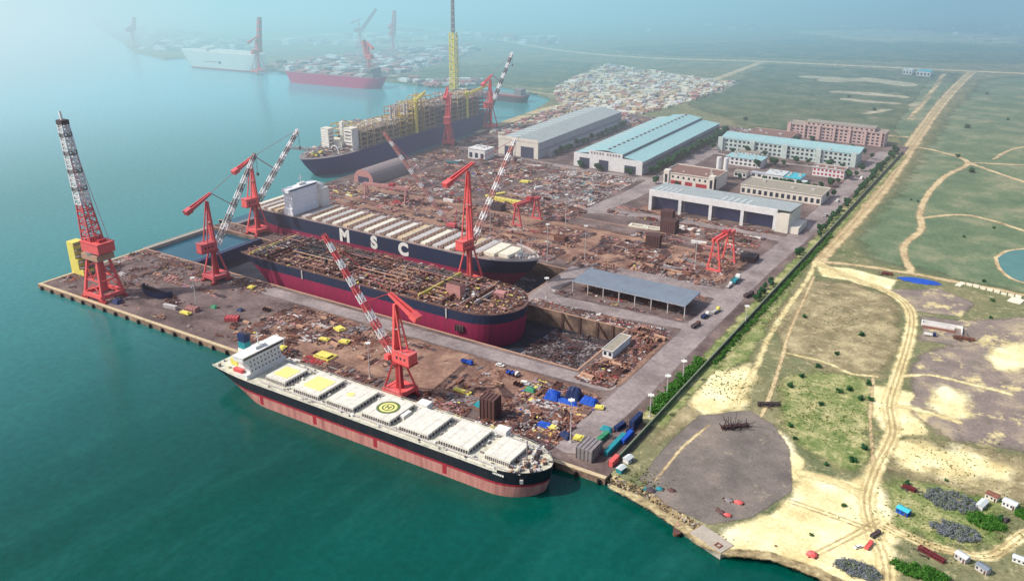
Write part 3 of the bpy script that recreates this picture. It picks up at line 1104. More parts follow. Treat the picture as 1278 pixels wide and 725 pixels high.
# ---- blue production ship moored along the west quay
FP = thing('production_vessel', 'slate blue production vessel crowded with grey process modules at the west quay', 'ship', (-546, 690, 0), R(-90))
mb = MB()
L, B = 347, 52
rows = [(-3, 0), (0, 0), (8, 0), (14, 0), (22, 0)]
edge = hull(mb, L, B, rows, rake=22, srake=6, lb=.16, ls=.1, sfull=(.6, .95), bowp=(1.9, .75), deck=1, flare=.4)
mb.build('hull', [M['bluehull'], M['grey']], FP)
mb = MB()
rail(mb, edge, 22, 0, 1.6, 2)
mb.build('railing', M['greylt'], FP)
FPW = dict(grey=4, greylt=3, rustlt=3, rust=2, brown=2, yellow=.8, white=1.4, dark=2.4, green=.4)
k = 0
for x in range(22, 263, 24):
    for y in (-12, 12):
        k += 1
        hz = rng.uniform(18, 30) * (1.15 if x < 190 else .8)
        sx, sy = 21, 21
        mb = MB()
        nl = max(3, int(hz / 5))
        for l in range(nl + 1):
            z = 24 + hz * l / nl
            for iy in (-.5, -.17, .17, .5):
                mb.bar((x - sx / 2, y + iy * sy, z), (x + sx / 2, y + iy * sy, z), .6, m=0)
            for ix in (-.5, -.25, 0, .25, .5):
                mb.bar((x + ix * sx, y - sy / 2, z), (x + ix * sx, y + sy / 2, z), .5, m=0)
            if l < nl:
                mb.box(x - sx / 2 + 1, y - sy / 2 + 1, z - .15, x + sx / 2 - 1, y + sy / 2 - 1, z + .1, 4)
        for ix in (-.5, 0, .5):
            for iy in (-.5, .5):
                mb.bar((x + ix * sx, y + iy * sy, 22), (x + ix * sx, y + iy * sy, 24 + hz), .8, m=0)
        for _ in range(110):
            piece(mb, x + rng.uniform(-.46, .46) * sx, y + rng.uniform(-.46, .46) * sy, 24 + hz * rng.randint(0, nl) / nl, rng.uniform(.9, 2.4), rng.choice((0, 1.57)), rng.choice((0, 1, 1, 2, 3, 4, 5)))
        o = mb.build('process_module', [rng.choice((M['yellowdk'], M['rustlt'], M['tan'], M['grey'])), M['greylt'], M['rustlt'], M['tan'], M['grey'], M['white']], FP)
for i in range(6):                          # pale upright vessels and stacks
    mb = MB()
    x = 150 + i * 12
    y = 16 + rng.uniform(-3, 3)
    mb.tube((x, y, 22), (x, y, 56 + rng.uniform(-3, 4)), 1.7, 12, 0)
    mb.tube((x, y, 58), (x, y, 61), 1.1, 10, 0)
    mb.build('vent_stack', M['greylt'], FP)
for x in (120, 250):                        # pipe racks down the middle
    mb = MB()
    for j in range(5):
        mb.tube((x - 100 if x < 200 else x - 40, -3 + j * 1.4, 30 + j % 2), (x + 40, -3 + j * 1.4, 30 + j % 2), .45, 6, j % 2)
    mb.build('pipe_rack', [M['greylt'], M['yellowdk']], FP)


def ped_crane(x, y, ht, ang, Lb, rise):
    mb = MB()
    mb.tube((x, y, 22), (x, y, 22 + ht), 2.0, 12, 0, 1.8)
    mb.rbox(x, y, 22 + ht, 6, 5, 4.5, ang, 0)
    ca, sa = math.cos(ang), math.sin(ang)
    mb.truss((x + 3 * ca, y + 3 * sa, 24 + ht), (x + Lb * ca, y + Lb * sa, 24 + ht + rise), 2.8, 1.2, 8, (0,), .5)
    mb.bar((x - 2 * ca, y - 2 * sa, 26 + ht), (x - 1 * ca, y - 1 * sa, 33 + ht), .8, m=0)
    mb.bar((x - 1 * ca, y - 1 * sa, 33 + ht), (x + Lb * ca, y + Lb * sa, 24 + ht + rise), .3, m=0)
    mb.build('pedestal_crane', [M['yellow']], FP)


ped_crane(172, 24.5, 38, R(200), 40, 4)
ped_crane(62, 24.5, 30, R(160), 36, 8)
mb = MB()                                    # accommodation towers near the bow
for (x0, x1, y0, y1, z1) in ((290, 299, -14, -3, 45), (274, 285, 8, 20, 47), (279, 284, 1, 5, 54), (274, 290, -16, 8, 31)):
    z = 22
    while z < z1 - 1:
        mb.box(x0, y0, z, x1, y1, z + 2.8, 0)
        mb.box(x0 - .3, y0 - .3, z + 2.8, x1 + .3, y1 + .3, z + 3.1, 1)
        z += 3.1
ab = mb.build('accommodation_block', [M['white'], M['cream']], FP)
for j in range(5):
    mb = MB()
    mb.box(285.02, 9.5, 26 + j * 4, 285.1, 18.5, 27.2 + j * 4)
    mb.build('window_band', M['glass'], ab)
for j in range(5):
    mb = MB()
    mb.box(291, -2.98, 24 + j * 4, 298, -2.9, 25.2 + j * 4)
    mb.build('window_band', M['glass'], ab)
mb = MB()
for i in range(260):
    x = rng.uniform(273, 338)
    yy = 22 if x < 305 else 22 - (x - 305) * .55
    piece(mb, x, rng.uniform(-yy, yy), 22 + rng.choice((0, 0, 2, 4)), rng.uniform(.9, 3.0), rng.choice((0, 1.57)), pick(FPW))
for i in range(10):
    t0, t1 = math.pi * i / 10, math.pi * (i + 1) / 10
    mb.bar((306 + 0, 12 + 6 * math.cos(t0), 22 + 9 * math.sin(t0)), (306, 12 + 6 * math.cos(t1), 22 + 9 * math.sin(t1)), 1.0, m=PI_['white'])
stuff(mb.build('foredeck_equipment', PALM, FP))
mb = MB()
mb.truss((318, -8, 26), (338, -32, 30), 4, 2, 8, (0,), .4)
mb.build('side_boom', M['greylt'], FP)

# ---- the yellow lattice mast behind it
YM = thing('lattice_mast', 'very tall yellow lattice mast with a thin grey top behind the blue vessel', 'mast', (-594, 700, 0))
mb = MB()
mb.box(-8, -8, -2, 8, 8, 4, 0)
mb.build('barge', M['dark'], YM)
mb = MB()
mb.truss((0, 0, 4), (0, 0, 122), 9, 7.5, 22, (0,), .75)
mb.build('lattice_column', M['yellow'], YM)
mb = MB()
mb.truss((0, 0, 122), (-3, 6, 212), 3.4, 2.2, 22, (0,), .5)
mb.build('top_section', M['grey'], YM)
mb = MB()
for y in (-5.5, 5.5):
    mb.bar((8, y, 4), (6, y * .6, 118), .35)
mb.build('stay_cables', M['greylt'], YM)


# ---- far off ships
FR = thing('cargo_ship', 'long faded red cargo ship moored at the far quay', 'ship', (-852, 846, 0), R(187.5))
mb = MB()
L, B = 206, 34
edge = hull(mb, L, B, [(-2, 0), (0, 0), (8, 0), (15, 0), (19, 0)], rake=10, srake=8, sfull=(.4, .9), deck=1, n=30)
mb.build('hull', [paint('far_red_hull', lin(206, 44, 104), None, .3, .1), M['grey']], FR)
for k in range(6):
    mb = MB()
    mb.box(34 + k * 25, -10, 19, 52 + k * 25, 10, 21.5)
    mb.build('hatch_cover', M['pink'] if k % 2 else M['greylt'], FR)
mb = MB()
mb.box(10, -14, 19, 24, 14, 30)
mb.box(12, -16, 30, 22, 16, 34)
mb.build('deckhouse', M['grey'], FR)
mb = MB()
mb.box(192, -7, 19, 200, 7, 27)
mb.tube((196, 0, 27), (196, 0, 36), .6, 6)
mb.build('foremast_house', M['white'], FR)
CR = thing('car_carrier', 'white slab sided car carrier at the farthest quay', 'ship', (-1172, 869, 0), R(187))
mb = MB()
L, B = 198, 36
edge = hull(mb, L, B, [(-2, 1), (0, 1), (3, 0), (14, 0), (24, 0), (33, 0)], rake=24, srake=6, sfull=(.7, 1.0), bowp=(1.8, .7), deck=0, n=30)
mb.build('hull', [M['white'], M['redline']], CR)
mb = MB()
mb.box(10, -12, 33, 150, 12, 36, 0)
mb.box(120, -15, 33, 136, 15, 40, 0)
mb.build('upper_house', M['white'], CR)
mb = MB()
mb.box(84, 17.9, 12, 90, 18.3, 17, 0)
mb.box(94, 17.9, 14, 128, 18.3, 15.5, 1)
mb.build('side_marking', [M['dark'], M['rustlt']], CR)
DK = thing('moored_barge', 'dark hull with a red band lying in the basin behind the red cranes', 'ship', (-575.1, 868.9) + (0,), R(182))
mb = MB()
edge = hull(mb, 92, 24, [(-2, 0), (0, 0), (4, 0), (9, 1), (11, 0)], rake=6, srake=4, sfull=(.6, .95), deck=2, n=24)
mb.build('hull', [M['dark'], M['reddk'], M['grey']], DK)
mb = MB()
mb.box(6, -8, 11, 18, 8, 20)
mb.build('deckhouse', M['grey'], DK)

# ================================================================== cranes
def rocker_crane(name, label, loc, jib_dir, tip_d, tip_z, top=68.0, house=22.0, base=13.0, mats=('red', 'reddk'), jibm=('jibw', 'red'), jib_t=.5, group=None, hook=True, nb=14, jw=(3.6, 1.6)):
    """level-luffing portal crane: legs, column, slewing house, mast, rocker with counterweight, lattice boom"""
    t = thing(name, label, 'crane', loc, math.atan2(jib_dir[1], jib_dir[0]), group)
    a, b = M[mats[0]], M[mats[1]]
    k = top / 68.0
    hb = base / 2
    for sx in (-1, 1):
        for sy in (-1, 1):
            mb = MB()
            mb.bar((sx * hb, sy * hb, 5.2), (sx * 2.4, sy * 2.4, house), 1.1, m=0, w2=.8)
            mb.bar((sx * hb, sy * hb, 1.4), (sx * hb, sy * hb, 5.6), 2.0, m=0)
            lg = mb.build('leg', a, t)
            mb = MB()
            for j in (-2.2, 0, 2.2):
                mb.rbox(sx * hb + j, sy * hb, 0.05, 1.7, 1.6, 1.4, 0, 0)
            mb.build('bogie', b, lg)
    mb = MB()
    for s in (-1, 1):
        mb.box(-hb, s * hb - .9, 3.2, hb, s * hb + .9, 6.0)
        mb.box(s * hb - .9, -hb, 3.21, s * hb + .9, hb, 5.99)
    mb.box(-hb + 1, -hb + 1, 5.3, hb - 1, hb - 1, 5.6)
    mb.build('portal_ring', a, t)
    mb = MB()
    mb.tube((0, 0, 5.6), (0, 0, house), 2.5, 12, 0, 2.1)
    mb.tube((0, 0, house), (0, 0, house + 1.2), 4.2, 16, 0)
    mb.build('column', b, t)
    mb = MB()
    mb.box(-12, -4.0, house + 1.2, 2.5, 4.0, house + 1.9, 1)
    mb.box(-11.5, -3.7, house + 1.9, 1.5, 3.7, house + 8.2, 0)
    mb.box(-11.9, -3.9, house + 8.2, 1.8, 3.9, house + 8.6, 0)
    hs = mb.build('machinery_house', [a, b], t)
    mb = MB()
    for y in (-3.72, 3.72):
        for x in (-9, -6, -3):
            mb.box(x, y - .03, house + 4.4, x + 1.4, y + .03, house + 6, 0)
    mb.build('window', M['glass'], hs)
    mb = MB()
    mb.box(3.0, 2.6, house + 2.2, 6.2, 5.4, house + 5.4, 0)
    mb.box(6.2, 2.8, house + 3.2, 6.26, 5.2, house + 5.1, 1)
    mb.build('operator_cab', [a, M['glass']], t)
    mb = MB()                              # walkways, handrails and the ladder up the mast
    zr = house + 8.6
    for x0, y0, x1, y1 in ((-11.9, -3.9, 1.8, -3.9), (-11.9, 3.9, 1.8, 3.9), (-11.9, -3.9, -11.9, 3.9)):
        mb.bar((x0, y0, zr + 1.1), (x1, y1, zr + 1.1), .12)
        for j in range(7):
            f = j / 6
            mb.bar((x0 + (x1 - x0) * f, y0 + (y1 - y0) * f, zr), (x0 + (x1 - x0) * f, y0 + (y1 - y0) * f, zr + 1.1), .1)
    for s in (-1, 1):
        mb.bar((-hb, s * (hb + .9), 7.1), (hb, s * (hb + .9), 7.1), .14)
        for j in range(8):
            mb.bar((-hb + j * base / 7, s * (hb + .9), 6), (-hb + j * base / 7, s * (hb + .9), 7.1), .1)
        mb.bar((2.1, s * .35, house + 2), (.9, s * .35, top - 4), .14)
    for j in range(24):
        f = j / 23
        mb.bar((2.1 - 1.2 * f, -.35, house + 2 + (top - 6 - house) * f), (2.1 - 1.2 * f, .35, house + 2 + (top - 6 - house) * f), .1)
    mb.rbox(.2, 0, house + (top - house) * .55, 4.4, 4.4, .25)
    mb.build('walkway', M['greylt'], t)
    # mast
    mt = top - 3
    mb = MB()
    for s in (-1, 1):
        mb.bar((1.2, s * 2.6, house + 1.9), (.2, s * .9, mt), 1.7, m=0, w2=1.0)
        mb.bar((-5.5, s * 2.6, house + 8.4), (-.3, s * .9, mt - 1), .8, m=0, w2=.6)
    for i in range(7):
        z = house + 10 + i * (mt - house - 12) / 6
        f = (z - house) / (mt - house)
        y = 2.6 + (.9 - 2.6) * f
        mb.bar((1.2 - f, -y, z), (1.2 - f, y, z), .5, m=0)
    mb.bar((.6, 0, house + 8), (.1, 0, mt), 2.6 * k, 1.2, m=0, w2=1.4, h2=.9)
    mb.build('mast', a, t)
    # rocker arm: front end high, counterweight end low
    mb = MB()
    f_, r_ = (4.5 * k, 0, top + 2.4), (-18.5 * k, 0, top - 8.0)
    for s in (-1, 1):
        mb.bar((f_[0], s * 1.0, f_[2]), (r_[0], s * 2.0, r_[2]), .9, 1.2, m=0, h2=3.0)
    mb.bar((f_[0], 0, f_[2] - .2), (r_[0], 0, r_[2] - .3), 2.0, .5, m=1, w2=4.2)
    rk = mb.build('rocker_arm', [a, b], t)
    mb = MB()
    mb.bar((r_[0] + 4.6 * k, 0, r_[2] + 1.9), (r_[0] - .4, 0, r_[2] - .1), 5.0, 3.6, m=0)
    mb.build('counterweight', a, rk)
    foot = Vector((4.0, 0, house + 4))
    tip = Vector((tip_d, 0, tip_z))
    mb = MB()
    mb.truss(foot, tip, jw[0], jw[1], nb, (0, 1), jib_t)
    jb = mb.build('jib', [M[jibm[0]], M[jibm[1]]], t)
    mb = MB()
    for s in (-1, 1):
        mb.bar((f_[0], s * 1.0, f_[2]), tuple(foot.lerp(tip, .42) + Vector((0, s * .9, .8))), .3)
    mb.bar((f_[0], 0, f_[2]), tuple(tip), .22)
    mb.build('luffing_rods', b, t)
    if hook:
        mb = MB()
        for s in (-.5, .5):
            mb.bar((tip.x, s, tip.z - .8), (tip.x, s, tip.z - 16), .14)
        mb.rbox(tip.x, 0, tip.z - 18, 1.2, 1.8, 2.2)
        mb.build('hook_block', M['dark'], jb)
    return t


rocker_crane('quay_crane', 'bright red crane with rocker arm on the quay beside the black bulk carrier', (-141, 12.5, YZ), (-1, .08), 56, 89, 62, 22, jibm=('jibw', 'redfar'), jw=(3.6, 1.7), jib_t=.46)
rocker_crane('quay_crane', 'red crane at the seaward end of the big red hull with boom to landward', (-379, 80, YZ), (.12, 1), 48, 92, 67, 24, mats=('redfar', 'reddk'), jibm=('jibw', 'grey'), jib_t=.5, nb=12, jw=(3.8, 2.0))
rocker_crane('quay_crane', 'red crane between the docks nearest the sea with grey and white boom', (-437, 177, YZ), (.1, 1), 55, 85, 68, 26, mats=('red', 'reddk'), jibm=('grey', 'jibw'), jib_t=.55, nb=12, jw=(3.8, 2.0))
rocker_crane('quay_crane', 'tallest red crane standing between the two docks near the container ship bow', (-205, 177, YZ), (.1, 1), 57, 104, 93, 30, base=14, mats=('red', 'reddk'), jibm=('pink', 'jibw'), jib_t=.45, jw=(3.6, 1.8))
rocker_crane('quay_crane', 'pinkish red crane beside the hull of the blue vessel, its house under the mast', (-497, 551, YZ), (-.5, 1), 26, 62, 69, 28, mats=('redfar', 'red'), jibm=('redfar', 'pink'), jib_t=.6)
rocker_crane('quay_crane', 'red crane past the stern of the blue vessel with a thin dark boom', (-506, 661, YZ), (0, 1), 56, 95, 69, 28, mats=('red', 'reddk'), jibm=('jibg', 'jibw'), jib_t=.7, nb=10, jw=(3.4, 2.2))

# ---- heavy crane on the pier end: splayed portal and very tall lattice boom
t = thing('heavy_crane', 'tallest red and white lattice boom crane at the tip of the quay', 'crane', (-424, 13, YZ), math.pi)
for sx in (-1, 1):
    for sy in (-1, 1):
        mb = MB()
        mb.bar((sx * 10.5, sy * 9, 1.6), (sx * 5.0, sy * 4.2, 35), 1.9, m=0, w2=1.5)
        mb.bar((sx * 10.5, sy * 9, 4), (0, sy * 7.6, 12), .8, m=0)
        mb.bar((sx * 8.0, sy * 7, 15), (sx * 8.0, 0, 15), .9, m=0)
        mb.bar((sx * 8.0, sy * 7, 15), (0, sy * 7, 15), .9, m=0)
        mb.bar((sx * 6.4, sy * 5.6, 25), (0, sy * 7, 15), .7, m=0)
        mb.bar((sx * 6.4, sy * 5.6, 25), (sx * 6.4, 0, 25), .7, m=0)
        lg = mb.build('leg', M['red'], t)
        mb = MB()
        for j in (-3, -1, 1, 3):
            mb.rbox(sx * 10.5 + j, sy * 9, .05, 1.6, 1.8, 1.7)
        mb.build('bogie', M['reddk'], lg)
mb = MB()
for s in (-1, 1):
    mb.box(-10.5, s * 9 - 1.1, 2.4, 10.5, s * 9 + 1.1, 5.2)
    mb.box(s * 10.5 - 1.1, -9, 2.41, s * 10.5 + 1.1, 9, 5.19)
mb.build('portal_ring', M['red'], t)
mb = MB()
mb.tube((0, 0, 5), (0, 0, 35), 3.2, 14)
mb.build('column', M['redfar'], t)
mb = MB()
mb.tube((0, 0, 35), (0, 0, 37), 7.5, 20, 1)
mb.box(-10, -7, 31, 9, 7, 35.2, 2)
mb.build('slewing_ring', [M['redfar'], M['grey'], M['rustlt']], t)
mb = MB()
mb.box(-13, -6.8, 37, 7.5, 6.8, 44, 0, )
mb.box(-13.4, -7.2, 44, 8, 7.2, 44.7, 0)
for x in (-10, -5, 0):
    mb.box(x, -3, 44.7, x + 3, 3, 46.6, 1)
mb.build('machinery_house', [M['red'], M['reddk']], t)
foot, tip = Vector((2.0, 0, 42)), Vector((11.5, 0, 129))
mid = foot.lerp(tip, .34)
mb = MB()
mb.truss(foot, mid, 10.5, 7.0, 6, (0,), .7)
jb = mb.build('lower_boom', M['redfar'], t)
mb = MB()
mb.truss(mid, tip, 7.4, 5.0, 18, (0, 0, 0, 1), .72)
mb.build('upper_boom', [M['jibw'], M['grey']], t)
mb = MB()
mb.rbox(tip.x, 0, tip.z - 1, 6.5, 6, 3.2, 0, 0)
mb.bar(tuple(tip), (tip.x + 1.5, 0, tip.z + 8), 1.4, m=1)
mb.build('boom_head', [M['dark'], M['white']], t)
mb = MB()
for s in (-1, 1):
    mb.bar((-10, s * 5, 45), tuple(tip + Vector((0, s * 1.8, 0))), .25)
mb.build('luffing_ropes', M['redfar'], t)

# ---- low portal gantries
def gantry(label, loc, rot, span, ht, dep, mat, group=None):
    t = thing('gantry_crane', label, 'gantry crane', loc, rot, group)
    for s in (-1, 1):
        mb = MB()
        for q in (-1, 1):
            mb.bar((s * span / 2, q * dep / 2, .8), (s * span / 2, q * dep / 6, ht - 1), 1.3, m=0, w2=1.1)
            mb.bar((s * span / 2, q * dep * .38, ht * .35), (s * span / 2, -q * dep * .28, ht * .66), .6, m=0)
        mb.box(s * span / 2 - .8, -dep / 2 - 1, .05, s * span / 2 + .8, dep / 2 + 1, 1.5)
        mb.build('leg', M[mat], t)
    mb = MB()
    for q in (-1, 1):
        mb.box(-span / 2 - 3, q * dep / 6 - .8, ht - 1, span / 2 + 3, q * dep / 6 + .8, ht + 1.6)
    mb.build('bridge_girder', M[mat], t)
    mb = MB()
    mb.rbox(span * .15, 0, ht + 1.6, 5, dep / 3 + 2, 2.2)
    mb.build('trolley', M['reddk'], t)
    return t


gantry('red portal gantry beside the yellow girder in the steel yard', (-249, 334, YZ), R(80), 28, 20, 10, 'redfar')
gantry('bright red portal gantry near the east road, in front of the white fronted workshop', (-55, 320, YZ), R(84), 27, 26, 11, 'red')
gantry('pale pink low gantry on the steelyard north of the container ship', (-405, 318, YZ), R(10), 46, 15, 9, 'pink')

# ---- pink lattice boom leaning over the steel yard
t = thing('crawler_crane', 'crawler crane with long pale pink lattice boom leaning towards the blue vessel', 'crane', (-300, 283, YZ), math.pi)
mb = MB()
for s in (-1, 1):
    mb.box(-4, s * 3 - .6, 0.02, 4, s * 3 + .6, 1.4)
mb.build('crawler_track', M['dark'], t)
mb = MB()
mb.box(-6, -2.4, 1.5, 3, 2.4, 4.6)
mb.build('machinery_house', M['redfar'], t)
mb = MB()
mb.truss((2.5, 0, 3), (74, 0, 80), 2.8, 1.6, 20, (0, 0, 1), .36)
mb.build('lattice_boom', [M['pink'], M['jibw']], t)
mb = MB()
mb.bar((-5, 0, 4.6), (-7, 0, 18), .6)
mb.bar((-7, 0, 18), (74, 0, 80), .22)
mb.build('back_mast', M['redfar'], t)

# ---- far cranes
far = [((-930, 903), 'orange red crane standing over the faded red cargo ship', 62, (-1, .3), 14, 66, 'red'),
       ((-1150, 842), 'pink lattice boom crane next to the white car carrier', 64, (.2, 1), 12, 100, 'red'),
       ((-1235, 1226), 'hazy pink crane far behind the red cargo ship, paired with another', 62, (.6, .5), 40, 84, 'red'),
       ((-1127, 1211), 'hazy pink tower crane to the landward of its far pair', 60, (-.2, 1), 14, 86, 'red'),
       ((-1672, 952), 'faint pink crane at the outermost far quay', 48, (.2, 1), 10, 66, 'redfar')]
for (x, y), lb, tp, jd, td, tz, mt in far:
    rocker_crane('quay_crane', lb, (x, y, GZ), jd, td, tz, tp, 34, base=20, mats=(mt, mt), jibm=(mt, 'pink'), jib_t=1.7, hook=False, nb=10, jw=(6.5, 4))

# ================================================================== buildings
RF = dict(
    teal=paint('pale_teal_roof', lin(160, 198, 198), lin(118, 160, 166), 0.6, 0.3, 0.5),
    grey=paint('grey_green_roof', lin(170, 178, 176), lin(124, 130, 130), 0.7, 0.3, 0.6),
    slate=paint('shed_roof_blue_grey', lin(122, 132, 144), lin(100, 106, 118), 0.6, 0.12, 0.6),
    strip=paint('rooflight_strip', lin(206, 212, 210), lin(170, 180, 180), 0.4, 0.4, 0.5),
    tan=paint('tan_flat_roof', lin(160, 152, 136), lin(120, 112, 100), 0.6, 0.3, 0.8),
    cream=paint('cream_wall', lin(226, 218, 204), lin(182, 172, 160), 0.4, 0.2, 0.8),
    wall=paint('white_wall', lin(226, 224, 222), lin(184, 180, 178), 0.4, 0.2, 0.8),
    side=paint('grey_cladding', lin(176, 178, 182), lin(140, 142, 148), 0.4, 0.15, 0.7),
    pink=paint('pink_wall', lin(206, 176, 168), lin(160, 130, 124), 0.5, 0.2, 0.8),
    mint=paint('pale_mint_wall', lin(196, 208, 202), lin(150, 164, 158), 0.5, 0.2, 0.8),
    bright=paint('bright_cyan_roof', lin(70, 184, 198), lin(54, 150, 166), 0.4, 0.3, 0.5),
    brownroof=paint('brown_roof', lin(136, 104, 92), lin(104, 80, 74), 0.6, 0.3, 0.8),
)


def windows(parent, n, rows, x0, dx, z0, dz, y, ww=1.6, hh=1.5, axis='x', mat=None):
    mb = MB()
    if axis == 'x':
        mb.box(-ww / 2, -.06, 0, ww / 2, .02, hh)
    else:
        mb.box(-.02, -ww / 2, 0, .06, ww / 2, hh)
    first = mb.build('window', mat or M['glass'], parent)
    k = 0
    for j in range(rows):
        for i in range(n):
            o = first if k == 0 else first.copy()
            if k:
                COL.objects.link(o)
            k += 1
            o.location = (x0 + i * dx, y, z0 + j * dz) if axis == 'x' else (y, x0 + i * dx, z0 + j * dz)


def doors(parent, lst, y=-.05, mat=None):
    for x0, x1, h in lst:
        mb = MB()
        mb.box(x0, y - .05, .05, x1, y + .03, h)
        mb.build('door_opening', mat or M['void'], parent)


# hall nearest the sea
W, D, H = 56, 226, 19
t = thing('fabrication_hall', 'long grey roofed hall with cream front, seaward of the teal roofed hall', 'hall', (-419, 547, YZ))
mb = MB()
mb.box(0, 0, 0, W, D, H, 0)
mb.box(-.5, -.6, H, W + .5, 0.01, H + 3.6, 1)
for k in range(12):
    mb.box(W, k * 18 + 4, 2, W + .25, k * 18 + 5, H, 0)
mb.box(W + .02, 0, 9, W + .3, D, 10.2, 2)
mb.box(0, -.2, 0, W, .0, H, 1)
mb.build('wall', [RF['side'], RF['cream'], M['grey']], t)
mb = MB()
mb.add([(-.6, 0, H + .2), (W / 2, 0, H + 4.2), (W / 2, D, H + 4.2), (-.6, D, H + .2)], [(0, 1, 2, 3)], 0)
mb.add([(W + .6, 0, H + .2), (W + .6, D, H + .2), (W / 2, D, H + 4.2), (W / 2, 0, H + 4.2)], [(0, 1, 2, 3)], 0)
for k in range(13):
    y = 6 + k * 17
    mb.add([(1, y, H + .46), (W / 2 - 1, y, H + 4.2), (W / 2 - 1, y + 4, H + 4.2), (1, y + 4, H + .46)], [(0, 1, 2, 3)], 1)
mb.build('roof', [RF['grey'], RF['strip']], t)
doors(t, [(9, 21, 11), (32, 50, 13)], -.3)
mb = MB()
mb.box(W + .3, 20, 0.02, W + 6, D - 20, 7, 0)
mb.build('side_annex', [M['greylt']], t)

# teal roofed hall
W, D, H = 85, 245, 15
t = thing('fabrication_hall', 'broad hall with pale teal stepped roof and white front with dark doors', 'hall', (-313, 545, YZ))
mb = MB()
mb.box(0, 0, 0, W, D, H, 0)
mb.box(20, .02, H, 60, D - .02, H + 5.0, 0)
mb.box(-.5, -.6, 0, W + .5, -.02, H + .8, 1)
mb.box(19, -.62, H + .8, 61, -.01, H + 5.6, 1)
mb.box(W + .02, 0, 8, W + .3, D, 11, 2)
mb.build('wall', [RF['side'], RF['wall'], M['grey']], t)
mb = MB()
mb.add([(-.6, 0, H + .1), (20, 0, H + 2.6), (20, D, H + 2.6), (-.6, D, H + .1)], [(0, 1, 2, 3)], 0)
mb.add([(19.6, -.2, H + 5.1), (40, -.2, H + 7.4), (40, D, H + 7.4), (19.6, D, H + 5.1)], [(0, 1, 2, 3)], 0)
mb.add([(60.4, -.2, H + 5.1), (60.4, D, H + 5.1), (40, D, H + 7.4), (40, -.2, H + 7.4)], [(0, 1, 2, 3)], 0)
mb.add([(W + .8, 0, H + .1), (W + .8, D, H + .1), (60, D, H + 2.6), (60, 0, H + 2.6)], [(0, 1, 2, 3)], 0)
for k in range(16):
    y = 6 + k * 15
    mb.add([(1, y, H + .42), (19, y, H + 2.62), (19, y + 4, H + 2.62), (1, y + 4, H + .42)], [(0, 1, 2, 3)], 1)
for k in range(20):
    mb.box(39, 6 + k * 12, H + 7.2, 41, 12 + k * 12, H + 8.3, 2)
mb.box(60.1, 0, H + 2.7, 60.35, D, H + 4.6, 2)
mb.build('roof', [RF['teal'], RF['strip'], M['grey']], t)
doors(t, [(7, 20, 11), (32, 44, 11), (64, 78, 9)], -.7)
mb = MB()
for i in range(10):                            # sign of dark characters over the middle bay, too small to read
    x = 21.5 + i * 3.6 + (2.0 if i > 4 else 0)
    mb.box(x, -.78, H + 1.8, x + 1.9 + .3 * (i % 2), -.64, H + 4.4)
mb.build('sign_lettering', M['grey'], t)

# white fronted workshop with four bays
t = thing('workshop', 'grey roofed workshop with white frame front and four tall dark bays', 'workshop', (-169, 431, YZ))
W, D, H = 125, 40, 20.5
mb = MB()
mb.box(0, 12, 0, W, D, 17, 1)
mb.box(0, 0, 14.5, W, 1.6, H, 0)
for k in range(5):
    x = k * (W - 3) / 4
    mb.box(x, .02, 0, x + 3, 1.58, 14.5, 0)
mb.box(W, .03, 0, W + 11, D, 17.4, 2)
mb.box(0, .05, 0, 1, D, 17, 0)
mb.box(W + 11, 2, 0, W + 20, 30, 6, 2)
mb.build('wall', [RF['wall'], RF['side'], RF['cream']], t)
mb = MB()
mb.add([(-.5, 1.7, 20.2), (W + 11.5, 1.7, 20.2), (W + 11.5, D + .5, 17.8), (-.5, D + .5, 17.8)], [(0, 1, 2, 3)], 0)
for x in (4, 9, 14, 19, 24, 70, 76, 82, 88, 94):
    mb.add([(x, 3.5, 20.3), (x + 2.2, 3.5, 20.3), (x + 2.2, 22, 19.2), (x, 22, 19.2)], [(0, 1, 2, 3)], 1)
mb.build('roof', [RF['grey'], RF['strip']], t)
for k in range(4):
    x = 3 + k * (W - 3) / 4
    mb = MB()
    mb.box(x, 9.8, 0.05, x + (W - 3) / 4 - 3, 10, 14.4)
    mb.build('bay_door', paint('bay_door_blue_grey', lin(92, 98, 132), lin(70, 74, 104), .3, .2), t)

# open shed by the first dock
t = thing('open_shed', 'low open shed under a blue grey roof north of the first dock', 'shed', (-132, 207, YZ))
W, D = 91, 29
mb = MB()
mb.add([(0, 0, 9), (W, 0, 9), (W, D, 10), (0, D, 10)], [(0, 1, 2, 3)], 0)
mb.add([(0, 0, 8.7), (W, 0, 8.7), (W, D, 9.7), (0, D, 9.7)], [(3, 2, 1, 0)], 0)
mb.add([(0, 0, 8.5), (W, 0, 8.5), (W, 0, 9.05), (0, 0, 9.05)], [(0, 1, 2, 3)], 1)
mb.build('roof', [RF['slate'], RF['side']], t)
for i in range(8):
    for y in (.6, D - .6):
        mb = MB()
        mb.rbox(.6 + i * (W - 1.2) / 7, y, 0, .6, .6, 8.6 if y < 2 else 9.6)
        mb.build('post', M['greylt'], t)
mb = MB()
clutter(mb, 2, 2, W - 2, D - 2, 34, (1, 2.4), RUSTY, 0.02, .3)
stuff(mb.build('stored_steel', PALM, t))


